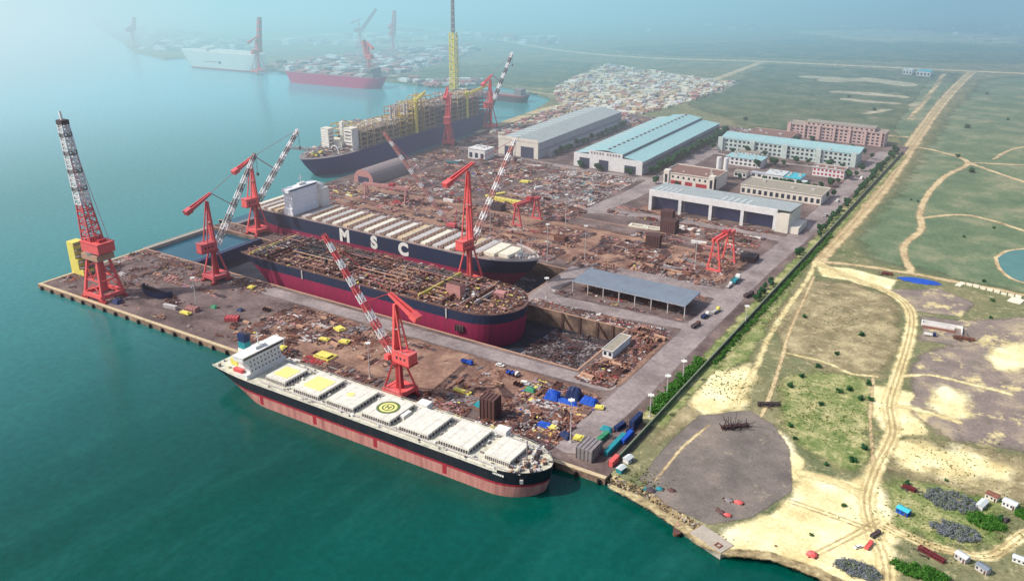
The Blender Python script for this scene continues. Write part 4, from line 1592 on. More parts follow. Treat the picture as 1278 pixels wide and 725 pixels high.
def block(name, label, x, y, w, d, h, wm, rm, cols=0, rows=0, parapet=.8, cat='building', rot=0, win_z=1.6, wmat=None, sidewin=0):
    t = thing(name, label, cat, (x, y, YZ), rot)
    mb = MB()
    mb.box(0, 0, 0, w, d, h, 0)
    mb.build('wall', wm, t)
    mb = MB()
    mb.box(-.5, -.5, h, w + .5, d + .5, h + .35, 0)
    if parapet:
        for a in ((-.5, -.5, w + .5, -.1), (-.5, d + .1, w + .5, d + .5), (-.5, -.1, -.1, d + .1), (w + .1, -.1, w + .5, d + .1)):
            mb.box(a[0], a[1], h + .35, a[2], a[3], h + .35 + parapet, 1)
    mb.build('roof', [rm, wm], t)
    if w * d > 400:
        rr = random.Random(int(w * 7 + d))
        for k in range(4):
            q = MB()
            q.rbox(rr.uniform(.1, .9) * w, rr.uniform(.2, .8) * d, h + .36, rr.uniform(1.5, 4), rr.uniform(1.5, 3), rr.uniform(.8, 2))
            q.build('roof_unit', M['greylt'], t)
    if cols:
        dx = w / cols
        windows(t, cols, rows, dx / 2, dx, win_z, (h - .4) / rows, -.01, dx * .55, (h / rows) * .5, mat=wmat)
    if sidewin:
        dx = d / sidewin
        windows(t, sidewin, rows or 1, dx / 2, dx, win_z, (h - .4) / (rows or 1), w, dx * .5, (h / (rows or 1)) * .45, 'y', mat=wmat)
    return t


o = block('office_block', 'long pale mint office block with teal roof and rows of windows', -197, 709, 163, 26, 15, RF['mint'], RF['teal'], 30, 3, 0, sidewin=4)
mb = MB()
mb.add([(-1, 6, 15.5), (164, 6, 15.5), (164, 26.6, 18.4), (-1, 26.6, 18.4)], [(0, 1, 2, 3)], 0)
mb.box(-1, 26, 15.4, 164, 26.5, 18.3, 1)
mb.box(-.4, 5.8, 15.36, 163.4, 6.1, 15.9, 1)
mb.build('roof_canopy', [RF['teal'], RF['side']], o)
mb = MB()
for k in range(5):
    mb.box(-2 + k * 39.5, -3.0, 0.03, 4 + k * 39.5, -.1, 16.4, 0)
mb.build('stair_tower', RF['mint'], o)
o = block('dormitory', 'pink terraced block of flats at the back of the yard', -150, 832, 122, 24, 16, RF['pink'], RF['tan'], 22, 4, .8)
mb = MB()
mb.box(22, 4, 16.4, 108, 23, 20.5, 0)
mb.box(21.6, 3.6, 20.5, 108.4, 23.4, 20.9, 1)
for k in range(14):
    mb.box(25 + k * 6, 3.9, 17.6, 28 + k * 6, 3.98, 19.4, 2)
for k in range(7):
    mb.box(2 + k * 19, -2.2, 0.03, 5 + k * 19, -.1, 18.6, 0)
mb.build('upper_storey', [RF['pink'], RF['tan'], M['glass']], o)
o = block('plant_house', 'pinkish two storey plant house with pillars behind the workshop', -192, 522, 56, 38, 14, RF['cream'], RF['brownroof'], 0, 0, .9)
doors(o, [(8, 20, 7), (24, 32, 7), (36, 48, 7)], -.1, M['reddk'])
windows(o, 9, 1, 4, 6, 9.5, 3, -.01, 2.2, 2.4)
for s in (0, 50):
    mb = MB()
    mb.box(s, -1.4, 0.02, s + 6, 6, 17, 0)
    mb.box(s + 1.6, -1.46, 4, s + 4.4, -1.4, 13, 1)
    mb.build('corner_tower', [RF['cream'], M['glass']], o)
mb = MB()
mb.tube((40, 56, 0), (40, 56, 24), 2.6, 14, 0)
o2 = tag(MB().build('silo', RF['wall']) if False else mb.build('silo', RF['wall'], None, (-192, 522, YZ)), 'left one of two white silos behind the pinkish plant house', 'silo', 'white silos')
mb = MB()
mb.tube((48, 56, 0), (48, 56, 24), 2.6, 14, 0)
tag(mb.build('silo', RF['wall'], None, (-192, 522, YZ)), 'right one of two white silos behind the pinkish plant house', 'silo', 'white silos')
o = block('store_building', 'long low tan roofed store right behind the white fronted workshop', -112, 535, 82, 34, 9, RF['cream'], RF['tan'], 14, 1, .6)
o = block('canteen', 'small white building with arched bays in front of the office block', -167, 645, 42, 22, 9, RF['wall'], RF['teal'], 8, 2, 0)
o = block('lab_building', 'white building with bright cyan roof corner among trees', -106, 596, 20, 22, 8, RF['wall'], RF['strip'], 5, 1, 0)
o = block('annex_building', 'small building under a bright cyan roof', -86, 596, 18, 24, 7, RF['wall'], RF['bright'], 4, 1, 0)
o = block('court_building', 'white two storey building with red doors near the east road', -68, 648, 34, 16, 9, RF['wall'], RF['brownroof'], 8, 2, .8, wmat=M['reddk'])
o = block('gate_house', 'little white gatehouse beside the inner road', -70, 594, 9, 8, 5, RF['wall'], RF['strip'], 2, 1, 0)
o = block('low_store', 'low white store left of the office block', -168, 690, 26, 9, 6, RF['wall'], RF['tan'], 5, 1, 0)
o = block('flat_roof_store', 'brown flat roofed store behind the office block', -190, 780, 56, 50, 6, RF['pink'], RF['brownroof'], 8, 1, .5)
o = block('pump_house', 'small pale house between the silos and the store', -140, 596, 14, 9, 6, RF['wall'], RF['tan'], 3, 1, 0)
o = block('transformer_house', 'pale low house with flat roof beside the white silos', -124, 604, 20, 8, 5, RF['wall'], RF['side'], 3, 1, 0)
# arched shelter near the bow of the blue vessel
t = thing('arched_shelter', 'rounded grey brown shelter with pale end beside the blue vessel bow', 'shelter', (-482, 356, YZ))
mb = MB()
n = 12
rx, rz, Ln = 13.5, 15, 62
P0 = [(13.5 - rx * math.cos(math.pi * i / n), 0, rz * math.sin(math.pi * i / n) ** .7) for i in range(n + 1)]
P1 = [(x, Ln, z) for x, _, z in P0]
mb.add(P0 + P1, [(i, i + 1, n + 2 + i, n + 1 + i) for i in range(n)], 0)
mb.build('roof_shell', paint('shelter_grey_brown', lin(150, 136, 134), lin(124, 110, 108), .4, .2), t)
mb = MB()
mb.add(P1, [tuple(range(n + 1))], 0)
mb.build('end_wall', [M['pink']], t)
mb = MB()
mb.add(P0, [tuple(range(n, -1, -1))], 0)
mb.box(6, -.2, 0, 21, -.05, 7, 1)
mb.build('end_wall', [M['pink'], M['void']], t)
# white hut in the steel yard
o = block('site_office', 'white hut standing alone in the steel yard before the grey roofed hall', -437, 508, 24, 20, 12, RF['wall'], RF['wall'], 3, 1, 0)
# hut at the dock head
o = block('dock_hut', 'small white hut with tan roof at the head of the first dock', -63, 122, 7, 27, 5, RF['wall'], RF['tan'], 2, 1, .3)
# far side
o = block('farm_shed', 'teal roofed shed by the far road, right of a white one', *(-92.8, 1464.1), 24, 30, 9, RF['wall'], RF['bright'], 4, 1, 0)
o = block('farm_shed', 'white shed by the far road, left of a teal one', *(-117.7, 1470.9), 16, 26, 8, RF['wall'], RF['strip'], 3, 1, 0)

# ---- boundary wall with its east road, hedge
t = thing('boundary_wall', 'long dark mossy wall along the east side of the yard', 'wall', (-1.5, 20, GZ))
mb = MB()
for k in range(79):
    y = k * 10
    mb.box(-.25, y, 0, .25, y + 9.6, 3.2, 0)
    mb.box(-.45, y + 9.6, 0, .45, y + 10, 3.6, 1)
    mb.box(-.4, y, 3.2, .4, y + 9.6, 3.45, 1)
mb.build('wall_panels', [paint('mossy_wall', lin(74, 92, 72), lin(48, 66, 50), .2, .6, .9), paint('wall_coping', lin(120, 128, 108), lin(90, 98, 80), .2, .5)], t)

# ================================================================== trees
leaf_m, nt = nodes('tree_leaves')
p = pos_of(nt)
oi = nt.nodes.new('ShaderNodeObjectInfo')
n1 = noise(nt, p, 0.35, 4, .7)
c = ramp(nt, n1, [(0.32, lin(22, 58, 34)), (0.5, lin(40, 84, 46)), (0.68, lin(74, 116, 60))])
c = mix(nt, math_(nt, 'MULTIPLY', oi.outputs['Random'], .35), c, lin(32, 84, 66))
finish(leaf_m, nt, c, .8, spec=.15)
bark = paint('bark', lin(92, 76, 60), lin(60, 50, 42), .5, .5, .9)


def crown_mb(mb, rx, ry, rz, cz, n, ls, lobes=7, seed=1, cx=0, cy=0, m=0):
    rr = random.Random(seed)
    lob = []
    for i in range(lobes):
        a = rr.uniform(0, 6.28)
        q = rr.uniform(.15, .62)
        lob.append((math.cos(a) * rx * q, math.sin(a) * ry * q, rr.uniform(-.45, .5) * rz, rr.uniform(.34, .58)))
    for i in range(n):
        lx, ly, lz, lr = rr.choice(lob)
        u, v = rr.uniform(-1, 1), rr.uniform(0, 6.28)
        s = math.sqrt(1 - u * u)
        q = rr.uniform(.55, 1.05)
        px_, py_, pz_ = lx + rx * lr * q * s * math.cos(v), ly + ry * lr * q * s * math.sin(v), lz + rz * lr * q * u
        nv = Vector((s * math.cos(v) + rr.gauss(0, .5), s * math.sin(v) + rr.gauss(0, .5), u + .3 + rr.gauss(0, .5))).normalized()
        t1 = nv.orthogonal().normalized()
        t2 = nv.cross(t1)
        a = rr.uniform(0, 3.14)
        e1 = (t1 * math.cos(a) + t2 * math.sin(a)) * ls * rr.uniform(.6, 1.3)
        e2 = (t2 * math.cos(a) - t1 * math.sin(a)) * ls * rr.uniform(.5, 1.0)
        o = Vector((cx + px_, cy + py_, max(.1, cz + pz_)))
        mb.add([tuple(o - e1), tuple(o - e2 * .8), tuple(o + e1), tuple(o + e2)], [(0, 1, 2, 3)], m)


TREES = []


def proto_tree(h, r, seed, kind):
    mb = MB()
    crown_mb(mb, r, r * .95, h * .36, h * .62, 420, r * .2, 8, seed)
    cme = mb
    mb2 = MB()
    mb2.tube((0, 0, -.1), (0, 0, h * .45), .32, 7, 0, .2)
    for k in range(5):
        a = k * 1.26 + seed
        mb2.tube((0, 0, h * (.3 + .04 * k)), (math.cos(a) * r * .6, math.sin(a) * r * .6, h * .66), .14, 5, 0, .05)
    return cme, mb2, kind


_protos = [proto_tree(9, 4.2, 3, 0), proto_tree(7.5, 3.6, 5, 0), proto_tree(11, 4.4, 9, 0)]
_made = {}


def tree(x, y, k, sc, label, group, name='tree'):
    k %= 3
    if k not in _made:
        c, tr, _ = _protos[k]
        t = thing(name, label, 'tree', (x, y, GZ), rng.uniform(0, 6), group)
        _made[k] = (t, [(c.build('crown', leaf_m, t), []), (tr.build('trunk', bark, t), [])])
        t.scale = (sc,) * 3
        return t
    t, ch = _made[k]
    q = dup(t, ch, (x, y, GZ), rng.uniform(0, 6), sc, label, group)
    q.name = name
    return q


i = 0
for y in np.linspace(552, 788, 30):
    tree(-218 + rng.uniform(-2, 2), y + rng.uniform(-3, 3), i, rng.uniform(1.1, 1.6), 'dark green tree in the row along the teal roofed hall', 'trees along the teal roofed hall')
    i += 1
for x in (-302, -298, -281, -277, -272, -244, -238):
    tree(x, 538 + rng.uniform(-3, 2), i, rng.uniform(.8, 1.2), 'tree in front of the doors of the teal roofed hall', 'trees before the teal roofed hall')
    i += 1
for y in np.linspace(575, 765, 15):
    tree(-354 + rng.uniform(-2, 2), y, i, rng.uniform(.8, 1.15), 'tree along the landward side of the grey roofed hall', 'trees along the grey roofed hall')
    i += 1
spots = [(-178, 698), (-160, 700), (-140, 702), (-118, 668), (-112, 660), (-106, 672), (-100, 690), (-82, 692), (-60, 690), (-44, 690), (-92, 586), (-84, 582), (-76, 584), (-64, 580), (-56, 578), (-48, 582), (-44, 596), (-40, 610), (-34, 628),
         (-30, 650), (-26, 668), (-24, 692), (-30, 560), (-26, 575), (-104, 590), (-202, 700), (-210, 720), (-150, 586), (-130, 582), (-172, 512), (-200, 520), (-128, 640), (-84, 780), (-60, 800), (-108, 800), (-126, 790), (-40, 780), (-26, 760), (-134, 720)]
for x, y in spots:
    tree(x + rng.uniform(-2, 2), y + rng.uniform(-2, 2), i, rng.uniform(.8, 1.35), 'tree among the offices in the landward corner of the yard', 'trees among the offices')
    i += 1
for y in list(np.linspace(440, 810, 46)) + [372, 380, 388, 262, 266, 270, 274, 278, 284, 290, 296, 300]:
    tree(-8 + rng.uniform(-1.5, 1.5), y + rng.uniform(-3, 3), i, rng.uniform(.55, .95) * (1.25 if y > 600 else .95), 'small tree growing against the long boundary wall', 'trees along the boundary wall')
    i += 1
# hedge strip inside the wall
t = thing('hedge', 'thick green hedge strip inside the wall near the first dock road', 'hedge', (-5, 110, GZ))
mb = MB()
for k in range(34):
    crown_mb(mb, 5.4, 3.0, 3.0, 2.0, 260, .6, 5, 100 + k, -1.2 + rng.uniform(-1, 1), -37 + k * 2.25)
hm, nt = nodes('hedge_leaves')
finish(hm, nt, ramp(nt, noise(nt, pos_of(nt), .5, 4, .7), [(0.3, lin(36, 78, 30)), (0.5, lin(62, 110, 42)), (0.7, lin(96, 140, 62))]), .8, spec=.1)
mb.build('foliage', hm, t)
t = thing('hedge', 'low ragged creeper strip growing along the outer side of the boundary wall', 'hedge', (1.6, 300, GZ))
mb = MB()
for k in range(150):
    crown_mb(mb, 2.2, 2.0, 1.7, 1.0, 90, .45, 4, 300 + k, rng.uniform(-.8, 1.6), -150 + k * 2.0 + rng.uniform(-1, 1))
mb.build('foliage', hm, t)
# bushes on the open field
bush_pts = [(1025, 505), (1047, 490), (1061, 487), (1073, 498), (985, 482), (1000, 470), (1022, 458), (1044, 442), (1003, 396), (1076, 419), (1084, 481), (1083, 478), (1237, 397), (1228, 352), (1238, 376), (1146, 252), (1137, 250),
            (1195, 196), (1211, 215), (1240, 285), (1202, 296), (1206, 104), (1208, 160), (1013, 626), (1055, 632), (985, 532), (992, 548), (1030, 580), (1065, 575), (1077, 560), (1086, 500), (1247, 648), (1278, 640), (1300, 620), (1180, 600), (1165, 612), (1130, 605), (978, 650), (1012, 668)]
BG = [(72.6, 134.0), (77.8, 154.2), (82.7, 160.8), (90.0, 152.8), (50.5, 146.3), (53.2, 162.6), (59.1, 181.4), (64.1, 205.9), (30.0, 253.4), (72.0, 243.7), (90.8, 172.9), (89.3, 178.0), (142.8, 322.8), (130.7, 396.1), (140.1, 356.9), (50.0, 600.9), (42.9, 603.1),
      (57.8, 826.5), (79.8, 756.5), (123.1, 547.6), (102.7, 505.4), (47.4, 1013.7), (106.8, 40.8), (63.7, 100.2), (70.1, 88.5), (90.3, 72.2), (101.7, 83.7), (103.4, 98.3), (95.6, 154.1), (170.7, 69.4), (144.9, 89.8), (141.1, 77.7), (128.5, 75.4), (99.3, 10.5),
      (-342.6, 1043.3), (-145.0, 1167.7), (-89.3, 1075.9), (-229.5, 903.4), (88.9, 1103.9), (40.5, 1319.3)]
_bush = None
for k, (x, y) in enumerate(BG):
    if _bush is None:
        t = thing('bush', 'dark green bush on the open ground east of the wall', 'bush', (x, y, GZ), 0, 'bushes on the open ground')
        mb = MB()
        crown_mb(mb, 2.3, 2.1, 1.5, 1.1, 260, .34, 6, 5)
        mb2 = MB()
        for a in range(4):
            mb2.tube((0, 0, -.05), (math.cos(a * 1.6) * .8, math.sin(a * 1.6) * .8, 1.2), .07, 5)
        _bush = (t, [(mb.build('foliage', leaf_m, t), []), (mb2.build('stem', bark, t), [])])
    else:
        dup(_bush[0], _bush[1], (x, y, GZ), rng.uniform(0, 6), rng.uniform(.6, 1.3) * (1.8 if y > 700 else 1))

# ================================================================== roads, tracks and ground covers
P_ASPH = patch_mat('yard_road_surface', [lin(124, 112, 110), lin(146, 134, 132), lin(160, 148, 144)], (0.04, 0.4), 0.15, .5, .2)
P_DIRT = patch_mat('red_brown_soil', [lin(116, 88, 78), lin(142, 111, 96), lin(168, 136, 116)], (0.06, 0.5), 0.1, .9, .2)
P_DARK = patch_mat('oily_ground', [lin(96, 82, 80), lin(114, 98, 95), lin(130, 114, 110)], (0.08, 0.5), 0.1, .9, .25)
P_TRACK = patch_mat('pale_track_soil', [lin(196, 176, 128), lin(220, 204, 152), lin(236, 224, 176)], (0.08, 0.6), 0.16, .8, .18)
P_TRACKB = patch_mat('tan_track_soil', [lin(176, 152, 116), lin(198, 176, 136), lin(214, 196, 152)], (0.06, 0.5), 0.12, .7, .18)
P_SAND = patch_mat('sand', [lin(214, 194, 140), lin(234, 220, 168), lin(244, 236, 200)], (0.05, 0.6), 0.06, 1.2, .2)
P_GREEN = patch_mat('grass_green', [lin(88, 110, 84), lin(106, 124, 94), lin(144, 144, 114)], (0.02, 0.4), 0.04, 1.3, .3)
P_LUSH = patch_mat('lush_weeds', [lin(92, 116, 62), lin(132, 140, 88), lin(184, 176, 128)], (0.1, 0.8), 0.09, 1.9, .25, spots=(lin(206, 192, 146), .3, .56, .7))
P_OLIVE = patch_mat('dry_weeds', [lin(118, 110, 82), lin(150, 138, 106), lin(186, 172, 134)], (0.07, 0.8), 0.06, 1.4, .3, spots=(lin(206, 192, 154), .22, .56, .65))
P_GRAVEL = patch_mat('grey_gravel', [lin(104, 97, 92), lin(122, 113, 107), lin(142, 130, 120)], (0.05, 0.9), 0.08, .6, .1, spots=(lin(178, 164, 138), .12, .6, .6))
P_MAUVE = patch_mat('mauve_grey_gravel', [lin(122, 110, 106), lin(140, 127, 119), lin(178, 162, 136)], (0.04, 0.6), 0.06, 1.2, .2, spots=(lin(222, 206, 150), .045, .56, .85))
P_BANK = patch_mat('shore_rubble', [lin(112, 98, 74), lin(164, 146, 110), lin(206, 190, 146)], (0.16, 1.0), 0.3, .8, .15)
P_FAR = patch_mat('far_dark_field', [lin(72, 92, 66), lin(92, 106, 78), lin(116, 118, 90)], (0.02, 0.15), 0.012, 1.2, .2, spots=(lin(140, 134, 104), .03, .56, .6))
P_FARP = patch_mat('far_pale_field', [lin(150, 146, 118), lin(172, 164, 136), lin(190, 180, 150)], (0.02, 0.1), 0.014, 1.4, .15)

# inside the yard
track('road', P_ASPH, [([(-330, 86), (-240, 86), (-140, 86), (-44, 88)], 13), ([(-30, 20), (-26, 90), (-26, 200), (-26, 330), (-22, 440), (-22, 600), (-20, 800)], 19),
                        ([(-30, 197), (-90, 190), (-140, 188)], 16), ([(-150, 180), (-150, 260)], 16), ([(-146, 262), (-90, 264), (-30, 262)], 20),
                        ([(-215, 400), (-205, 470), (-205, 560), (-206, 700), (-206, 800)], 22), ([(-215, 400), (-150, 412), (-90, 416), (-20, 412)], 15),
                        ([(-420, 538), (-330, 534), (-210, 536)], 12), ([(-330, 395), (-270, 390), (-210, 396)], 8), ([(-30, 690), (-120, 684), (-205, 690)], 8)], 3.54, 12, 2.0, 3)
patch('soil_patch', P_DIRT, [(-270, 18), (-150, 24), (-40, 22), (-40, 76), (-150, 78), (-290, 78)], 3.52, 8, 3)
patch('soil_patch', P_DIRT, [(-440, 275), (-200, 262), (-40, 285), (-40, 345), (-200, 352), (-470, 350)], 3.53, 10, 4)
patch('soil_patch', P_DIRT, [(-180, 418), (-150, 424), (-140, 452), (-172, 470)], 3.525, 8, 4)
patch('soil_patch', P_DIRT, [(-64, 84), (-36, 90), (-36, 172), (-64, 170)], 3.522, 4, 3)
patch('oily_ground', P_DARK, [(-470, 14), (-380, 20), (-300, 30), (-300, 84), (-470, 90)], 3.515, 10, 4)
patch('oily_ground', P_DARK, [(-140, 196), (-38, 200), (-38, 216), (-140, 212)], 3.56, 5, 3)
patch('oily_ground', P_DARK, [(-500, 270), (-300, 260), (-300, 300), (-495, 345)], 3.515, 10, 4)

# open ground east of the wall
patch('grass_field', P_GREEN, [(43.4, 404.8), (23.6, 445.2), (24.1, 681.3), (13.2, 1056.2), (15.6, 1477.9), (91.2, 1591.2), (252.3, 1526.3), (259.3, 391.2), (158.7, 390.5), (103.5, 393.0)], 3.34, 18, 6)
patch('grass_field', P_GREEN, [(-2.7, 366.7), (-4.9, 546.9), (-7.7, 854.6), (-14.0, 1039.1), (-21.1, 1403.2), (-64.0, 1427.8), (-39.3, 959.1), (1.9, 820.2), (13.0, 409.0)], 3.342, 6, 4)
patch('dry_field', P_OLIVE, [(14.5, 326.8), (41.8, 340.1), (78.7, 325.4), (93.4, 255.7), (95.0, 188.9), (67.8, 181.8), (37.4, 191.8), (11.0, 234.9)], 3.34, 8, 3)
patch('weed_field', P_LUSH, [(47.0, 158.6), (68.4, 179.6), (93.4, 178.2), (99.1, 134.7), (109.0, 92.7), (99.0, 69.2), (77.4, 81.9), (59.5, 99.5), (46.7, 134.6)], 3.345, 8, 2)
patch('weed_field', P_LUSH, [(117.7, 72.6), (137.2, 91.5), (173.2, 91.8), (170.4, 47.4), (152.8, 31.1), (127.5, 40.8)], 3.345, 8, 2)
patch('weed_field', P_LUSH, [(1.1, 212.8), (-1.1, 337.5), (4.9, 362.7), (11.0, 234.9), (19.1, 166.7), (3.1, 131.0), (-2.8, 146.4)], 3.345, 4, 2)
patch('weed_field', P_OLIVE, [(3.1, 131.0), (21.2, 168.1), (33.7, 115.1), (28.1, 90.0), (13.9, 65.8), (9.0, 38.8), (1.2, 73.1)], 3.344, 5, 2)
patch('dry_field', P_OLIVE, [(111.1, 117.2), (147.2, 130.5), (184.5, 135.9), (196.9, 91.7), (169.9, 89.7), (134.7, 83.3), (116.3, 80.0)], 3.35, 8, 3)
patch('sandy_ground', P_SAND, [(60.1, -19.5), (66.7, -1.0), (78.1, 16.9), (82.7, 41.0), (81.9, 62.6), (103.8, 65.5), (112.8, 77.9), (125.0, 57.6), (132.6, 31.6), (138.8, -20.0), (122.3, -16.6), (101.3, -12.7), (84.2, -14.6), (70.4, -22.1)], 3.355, 6, 2)
patch('sandy_ground', P_SAND, [(91.0, 174.2), (119.4, 180.4), (128.8, 133.2), (112.9, 118.4), (101.0, 135.9)], 3.352, 6, 2)
patch('sandy_ground', P_SAND, [(125.6, 198.4), (141.6, 194.3), (149.0, 166.2), (138.0, 155.1), (125.7, 167.5)], 3.372, 10, 2)
patch('sandy_ground', P_SAND, [(143.7, 256.0), (165.3, 295.1), (181.0, 282.2), (168.8, 245.4), (152.7, 235.2)], 3.372, 11, 2)
patch('sandy_ground', P_SAND, [(3.6, 136.4), (20.2, 164.8), (33.5, 138.0), (35.4, 103.0), (20.4, 85.2), (6.7, 98.1)], 3.353, 9, 2)
patch('sandy_ground', P_SAND, [(47.6, 94.0), (61.9, 91.1), (80.6, 70.4), (83.7, 51.3), (78.6, 48.1), (66.6, 75.1)], 3.354, 6, 2)
patch('sandy_ground', P_SAND, [(112.9, 118.4), (147.7, 126.2), (177.6, 118.6), (158.4, 98.3), (122.5, 88.2)], 3.353, 14, 2)
patch('sandy_ground', P_SAND, [(11.5, 362.4), (34.5, 372.6), (72.9, 363.6), (72.8, 332.7), (41.0, 343.6), (20.2, 340.6)], 3.352, 4, 2)
patch('gravel_yard', P_GRAVEL, [(14.6, 9.4), (13.6, 52.9), (16.7, 84.9), (39.2, 105.5), (56.1, 97.3), (70.2, 77.4), (82.3, 42.3), (72.7, 9.8), (57.3, -6.9), (33.4, -2.4)], 3.358, 4, 1.5)
patch('gravel_yard', P_MAUVE, [(110.9, 198.9), (110.3, 237.7), (134.5, 274.3), (175.0, 307.2), (198.4, 149.1), (169.3, 139.8), (142.8, 134.3), (120.2, 148.0)], 3.36, 7, 2)
patch('gravel_yard', P_MAUVE, [(68.9, 337.8), (102.1, 362.5), (128.9, 346.3), (124.9, 313.1), (96.5, 308.5), (80.8, 319.6)], 3.36, 4, 2)
patch('gravel_yard', P_MAUVE, [(100.6, 299.4), (132.8, 311.6), (168.1, 342.0), (170.8, 298.6), (131.1, 262.0), (106.3, 256.5)], 3.361, 6, 2)
patch('shore_bank', P_BANK, [(4.2, -2.1), (20.9, -2.6), (45.1, -11.1), (69.3, -18.9), (86.6, -10.6), (107.4, -10.0), (124.8, -13.3), (141.6, -18.3), (145.3, -22.3), (122.7, -18.1), (105.6, -16.0), (88.0, -15.4), (70.8, -23.1), (58.5, -23.1), (43.1, -15.9), (21.4, -8.4), (4.7, -5.0)], 3.365, 3.2, 1.2)
track('dirt_track', P_TRACKB, [([(6.9, 375.0), (8.2, 489.1), (8.4, 633.7), (-0.6, 880.2), (-8.8, 1097.5), (-13.0, 1340.3), (-10.9, 1573.0)], 16)], 3.38, 12, 6, 3)
track('dirt_track', P_TRACK, [([(138.3, -20.4), (131.5, 10.1), (121.1, 33.3), (114.5, 54.8), (113.0, 86.5), (113.6, 123.6), (106.0, 155.1), (103.4, 194.2), (99.3, 259.5), (92.0, 305.7), (73.8, 333.3), (39.4, 350.6), (7.9, 371.2)], 8),
                              ([(7.9, 371.2), (13.2, 322.1), (14.8, 270.9), (19.0, 208.9), (25.2, 164.0), (28.9, 129.2), (30.2, 104.1)], 3.5),
                              ([(126.5, 36.6), (142.7, 32.5), (159.0, 33.7), (171.1, 40.1), (181.4, 63.6), (197.2, 81.2)], 6),
                              ([(35.2, 190.4), (60.8, 190.4), (78.2, 183.3), (92.9, 187.6)], 2.5), ([(106.0, 155.1), (122.9, 158.1), (142.1, 155.6)], 4),
                              ([(114.5, 54.8), (97.3, 59.8), (81.8, 58.3)], 6), ([(103.4, 194.2), (119.8, 207.0), (144.4, 207.8), (164.7, 206.6)], 3)], 3.39, 6, 3.6, 1.6)
track('dirt_track', P_TRACKB, [([(15.4, 337.5), (20.6, 292.5), (28.7, 222.5), (36.4, 177.6), (43.5, 132.6), (47.3, 102.1)], 2.2), ([(22.0, 12.4), (21.6, 46.8), (25.5, 78.1)], 1.6), ([(90.9, 186.3), (99.5, 135.0), (111.3, 85.4)], 2)], 3.392, 2, 1.6, 1.4)
track('dirt_track', P_TRACKB, [([(7.9, 371.2), (32.8, 380.2), (75.1, 385.4), (116.1, 384.9), (159.2, 383.4), (221.2, 380.4)], 5.5),
                               ([(78.2, 391.6), (62.6, 449.9), (67.4, 509.8), (57.8, 561.4), (53.9, 644.4), (58.6, 722.8), (71.9, 803.2), (37.8, 842.8), (3.3, 856.4)], 6),
                               ([(71.9, 803.2), (106.2, 769.0), (159.7, 718.2)], 6), ([(61.7, 545.9), (92.6, 577.3), (120.8, 571.5), (155.4, 549.0)], 5), ([(71.9, 803.2), (128.5, 825.6), (193.3, 857.7)], 5), ([(95.7, 836.5), (111.3, 909.0), (147.8, 963.0)], 4)], 3.386, 5.5, 4, 2.5)
def ruts(pts, off, w):
    L = smooth_line(pts)
    out = []
    for s in (-off, off):
        ln = []
        for i, (x, y) in enumerate(L):
            a, b = L[max(0, i - 1)], L[min(len(L) - 1, i + 1)]
            d = math.hypot(b[0] - a[0], b[1] - a[1]) or 1
            ln.append((x - (b[1] - a[1]) / d * s, y + (b[0] - a[0]) / d * s))
        out.append((ln[::3], w))
    return out


P_RUT = patch_mat('wheel_rut_soil', [lin(168, 148, 108), lin(190, 170, 126), lin(210, 192, 144)], (0.08, 0.6), 0.25, 1.3, .25)
track('dirt_track', P_RUT, ruts([(138.3, -20.4), (131.5, 10.1), (121.1, 33.3), (114.5, 54.8), (113.0, 86.5), (113.6, 123.6), (106.0, 155.1), (103.4, 194.2), (99.3, 259.5), (92.0, 305.7), (73.8, 333.3), (39.4, 350.6), (7.9, 371.2)], 1.3, .9)
      + ruts([(126.5, 36.6), (142.7, 32.5), (159.0, 33.7), (171.1, 40.1), (181.4, 63.6), (197.2, 81.2)], 1.3, .9) + ruts([(104.9, -0.3), (114.4, 18.7), (122.7, 37.8)], 1.2, .8) + ruts([(83.4, 31.4), (100.6, 31.0), (120.8, 29.6)], 1.4, .8), 3.402, 1, .8, .7)
track('dirt_track', P_RUT, ruts([(6.9, 375.0), (8.2, 489.1), (8.4, 633.7), (-0.6, 880.2), (-8.8, 1097.5), (-13.0, 1340.3), (-10.9, 1573.0)], 2.2, 1.6), 3.401, 2, 1.6, 2)
# far roads
track('road', P_TRACKB, [([(-1533.9, 1669.2), (-1201.9, 1591.6), (-850.0, 1434.7), (-627.4, 1420.3), (-394.0, 1496.8), (-169.5, 1546.3), (74.5, 1603.5), (352.1, 1689.8)], 20), ([(-390.4, 1485.5), (-393.0, 1101.0), (-390.8, 900.9), (-394.5, 799.4)], 15),
                         ([(-620.9, 938.9), (-551.0, 938.0), (-454.0, 947.9)], 9), ([(-30.5, 1028.7), (-41.8, 1322.2), (-53.1, 1523.1)], 8), ([(-54.1, 902.1), (-5.5, 910.0)], 7), ([(-505.2, 635.6), (-511.0, 726.1), (-510.5, 840.7), (-476.9, 908.9)], 16)], 3.4, 16, 7, 8)
patch('far_field', P_FAR, [(-343.7, 976.9), (-362.9, 1450.0), (-25.1, 1540.8), (-6.2, 1044.0), (-41.1, 887.5), (-202.5, 856.3)], 3.312, 30, 14)
patch('far_field', P_FAR, [(-919.7, 932.2), (-890.3, 1092.4), (-761.2, 1279.3), (-670.2, 1282.6), (-596.8, 991.6), (-739.3, 981.6), (-813.4, 914.4)], 3.316, 30, 14)
patch('far_field', P_FAR, [(-755.8, 1527.4), (-427.1, 1915.3), (44.8, 2031.6), (64.7, 1745.4), (-412.5, 1555.6), (-648.5, 1466.5)], 3.32, 40, 25)
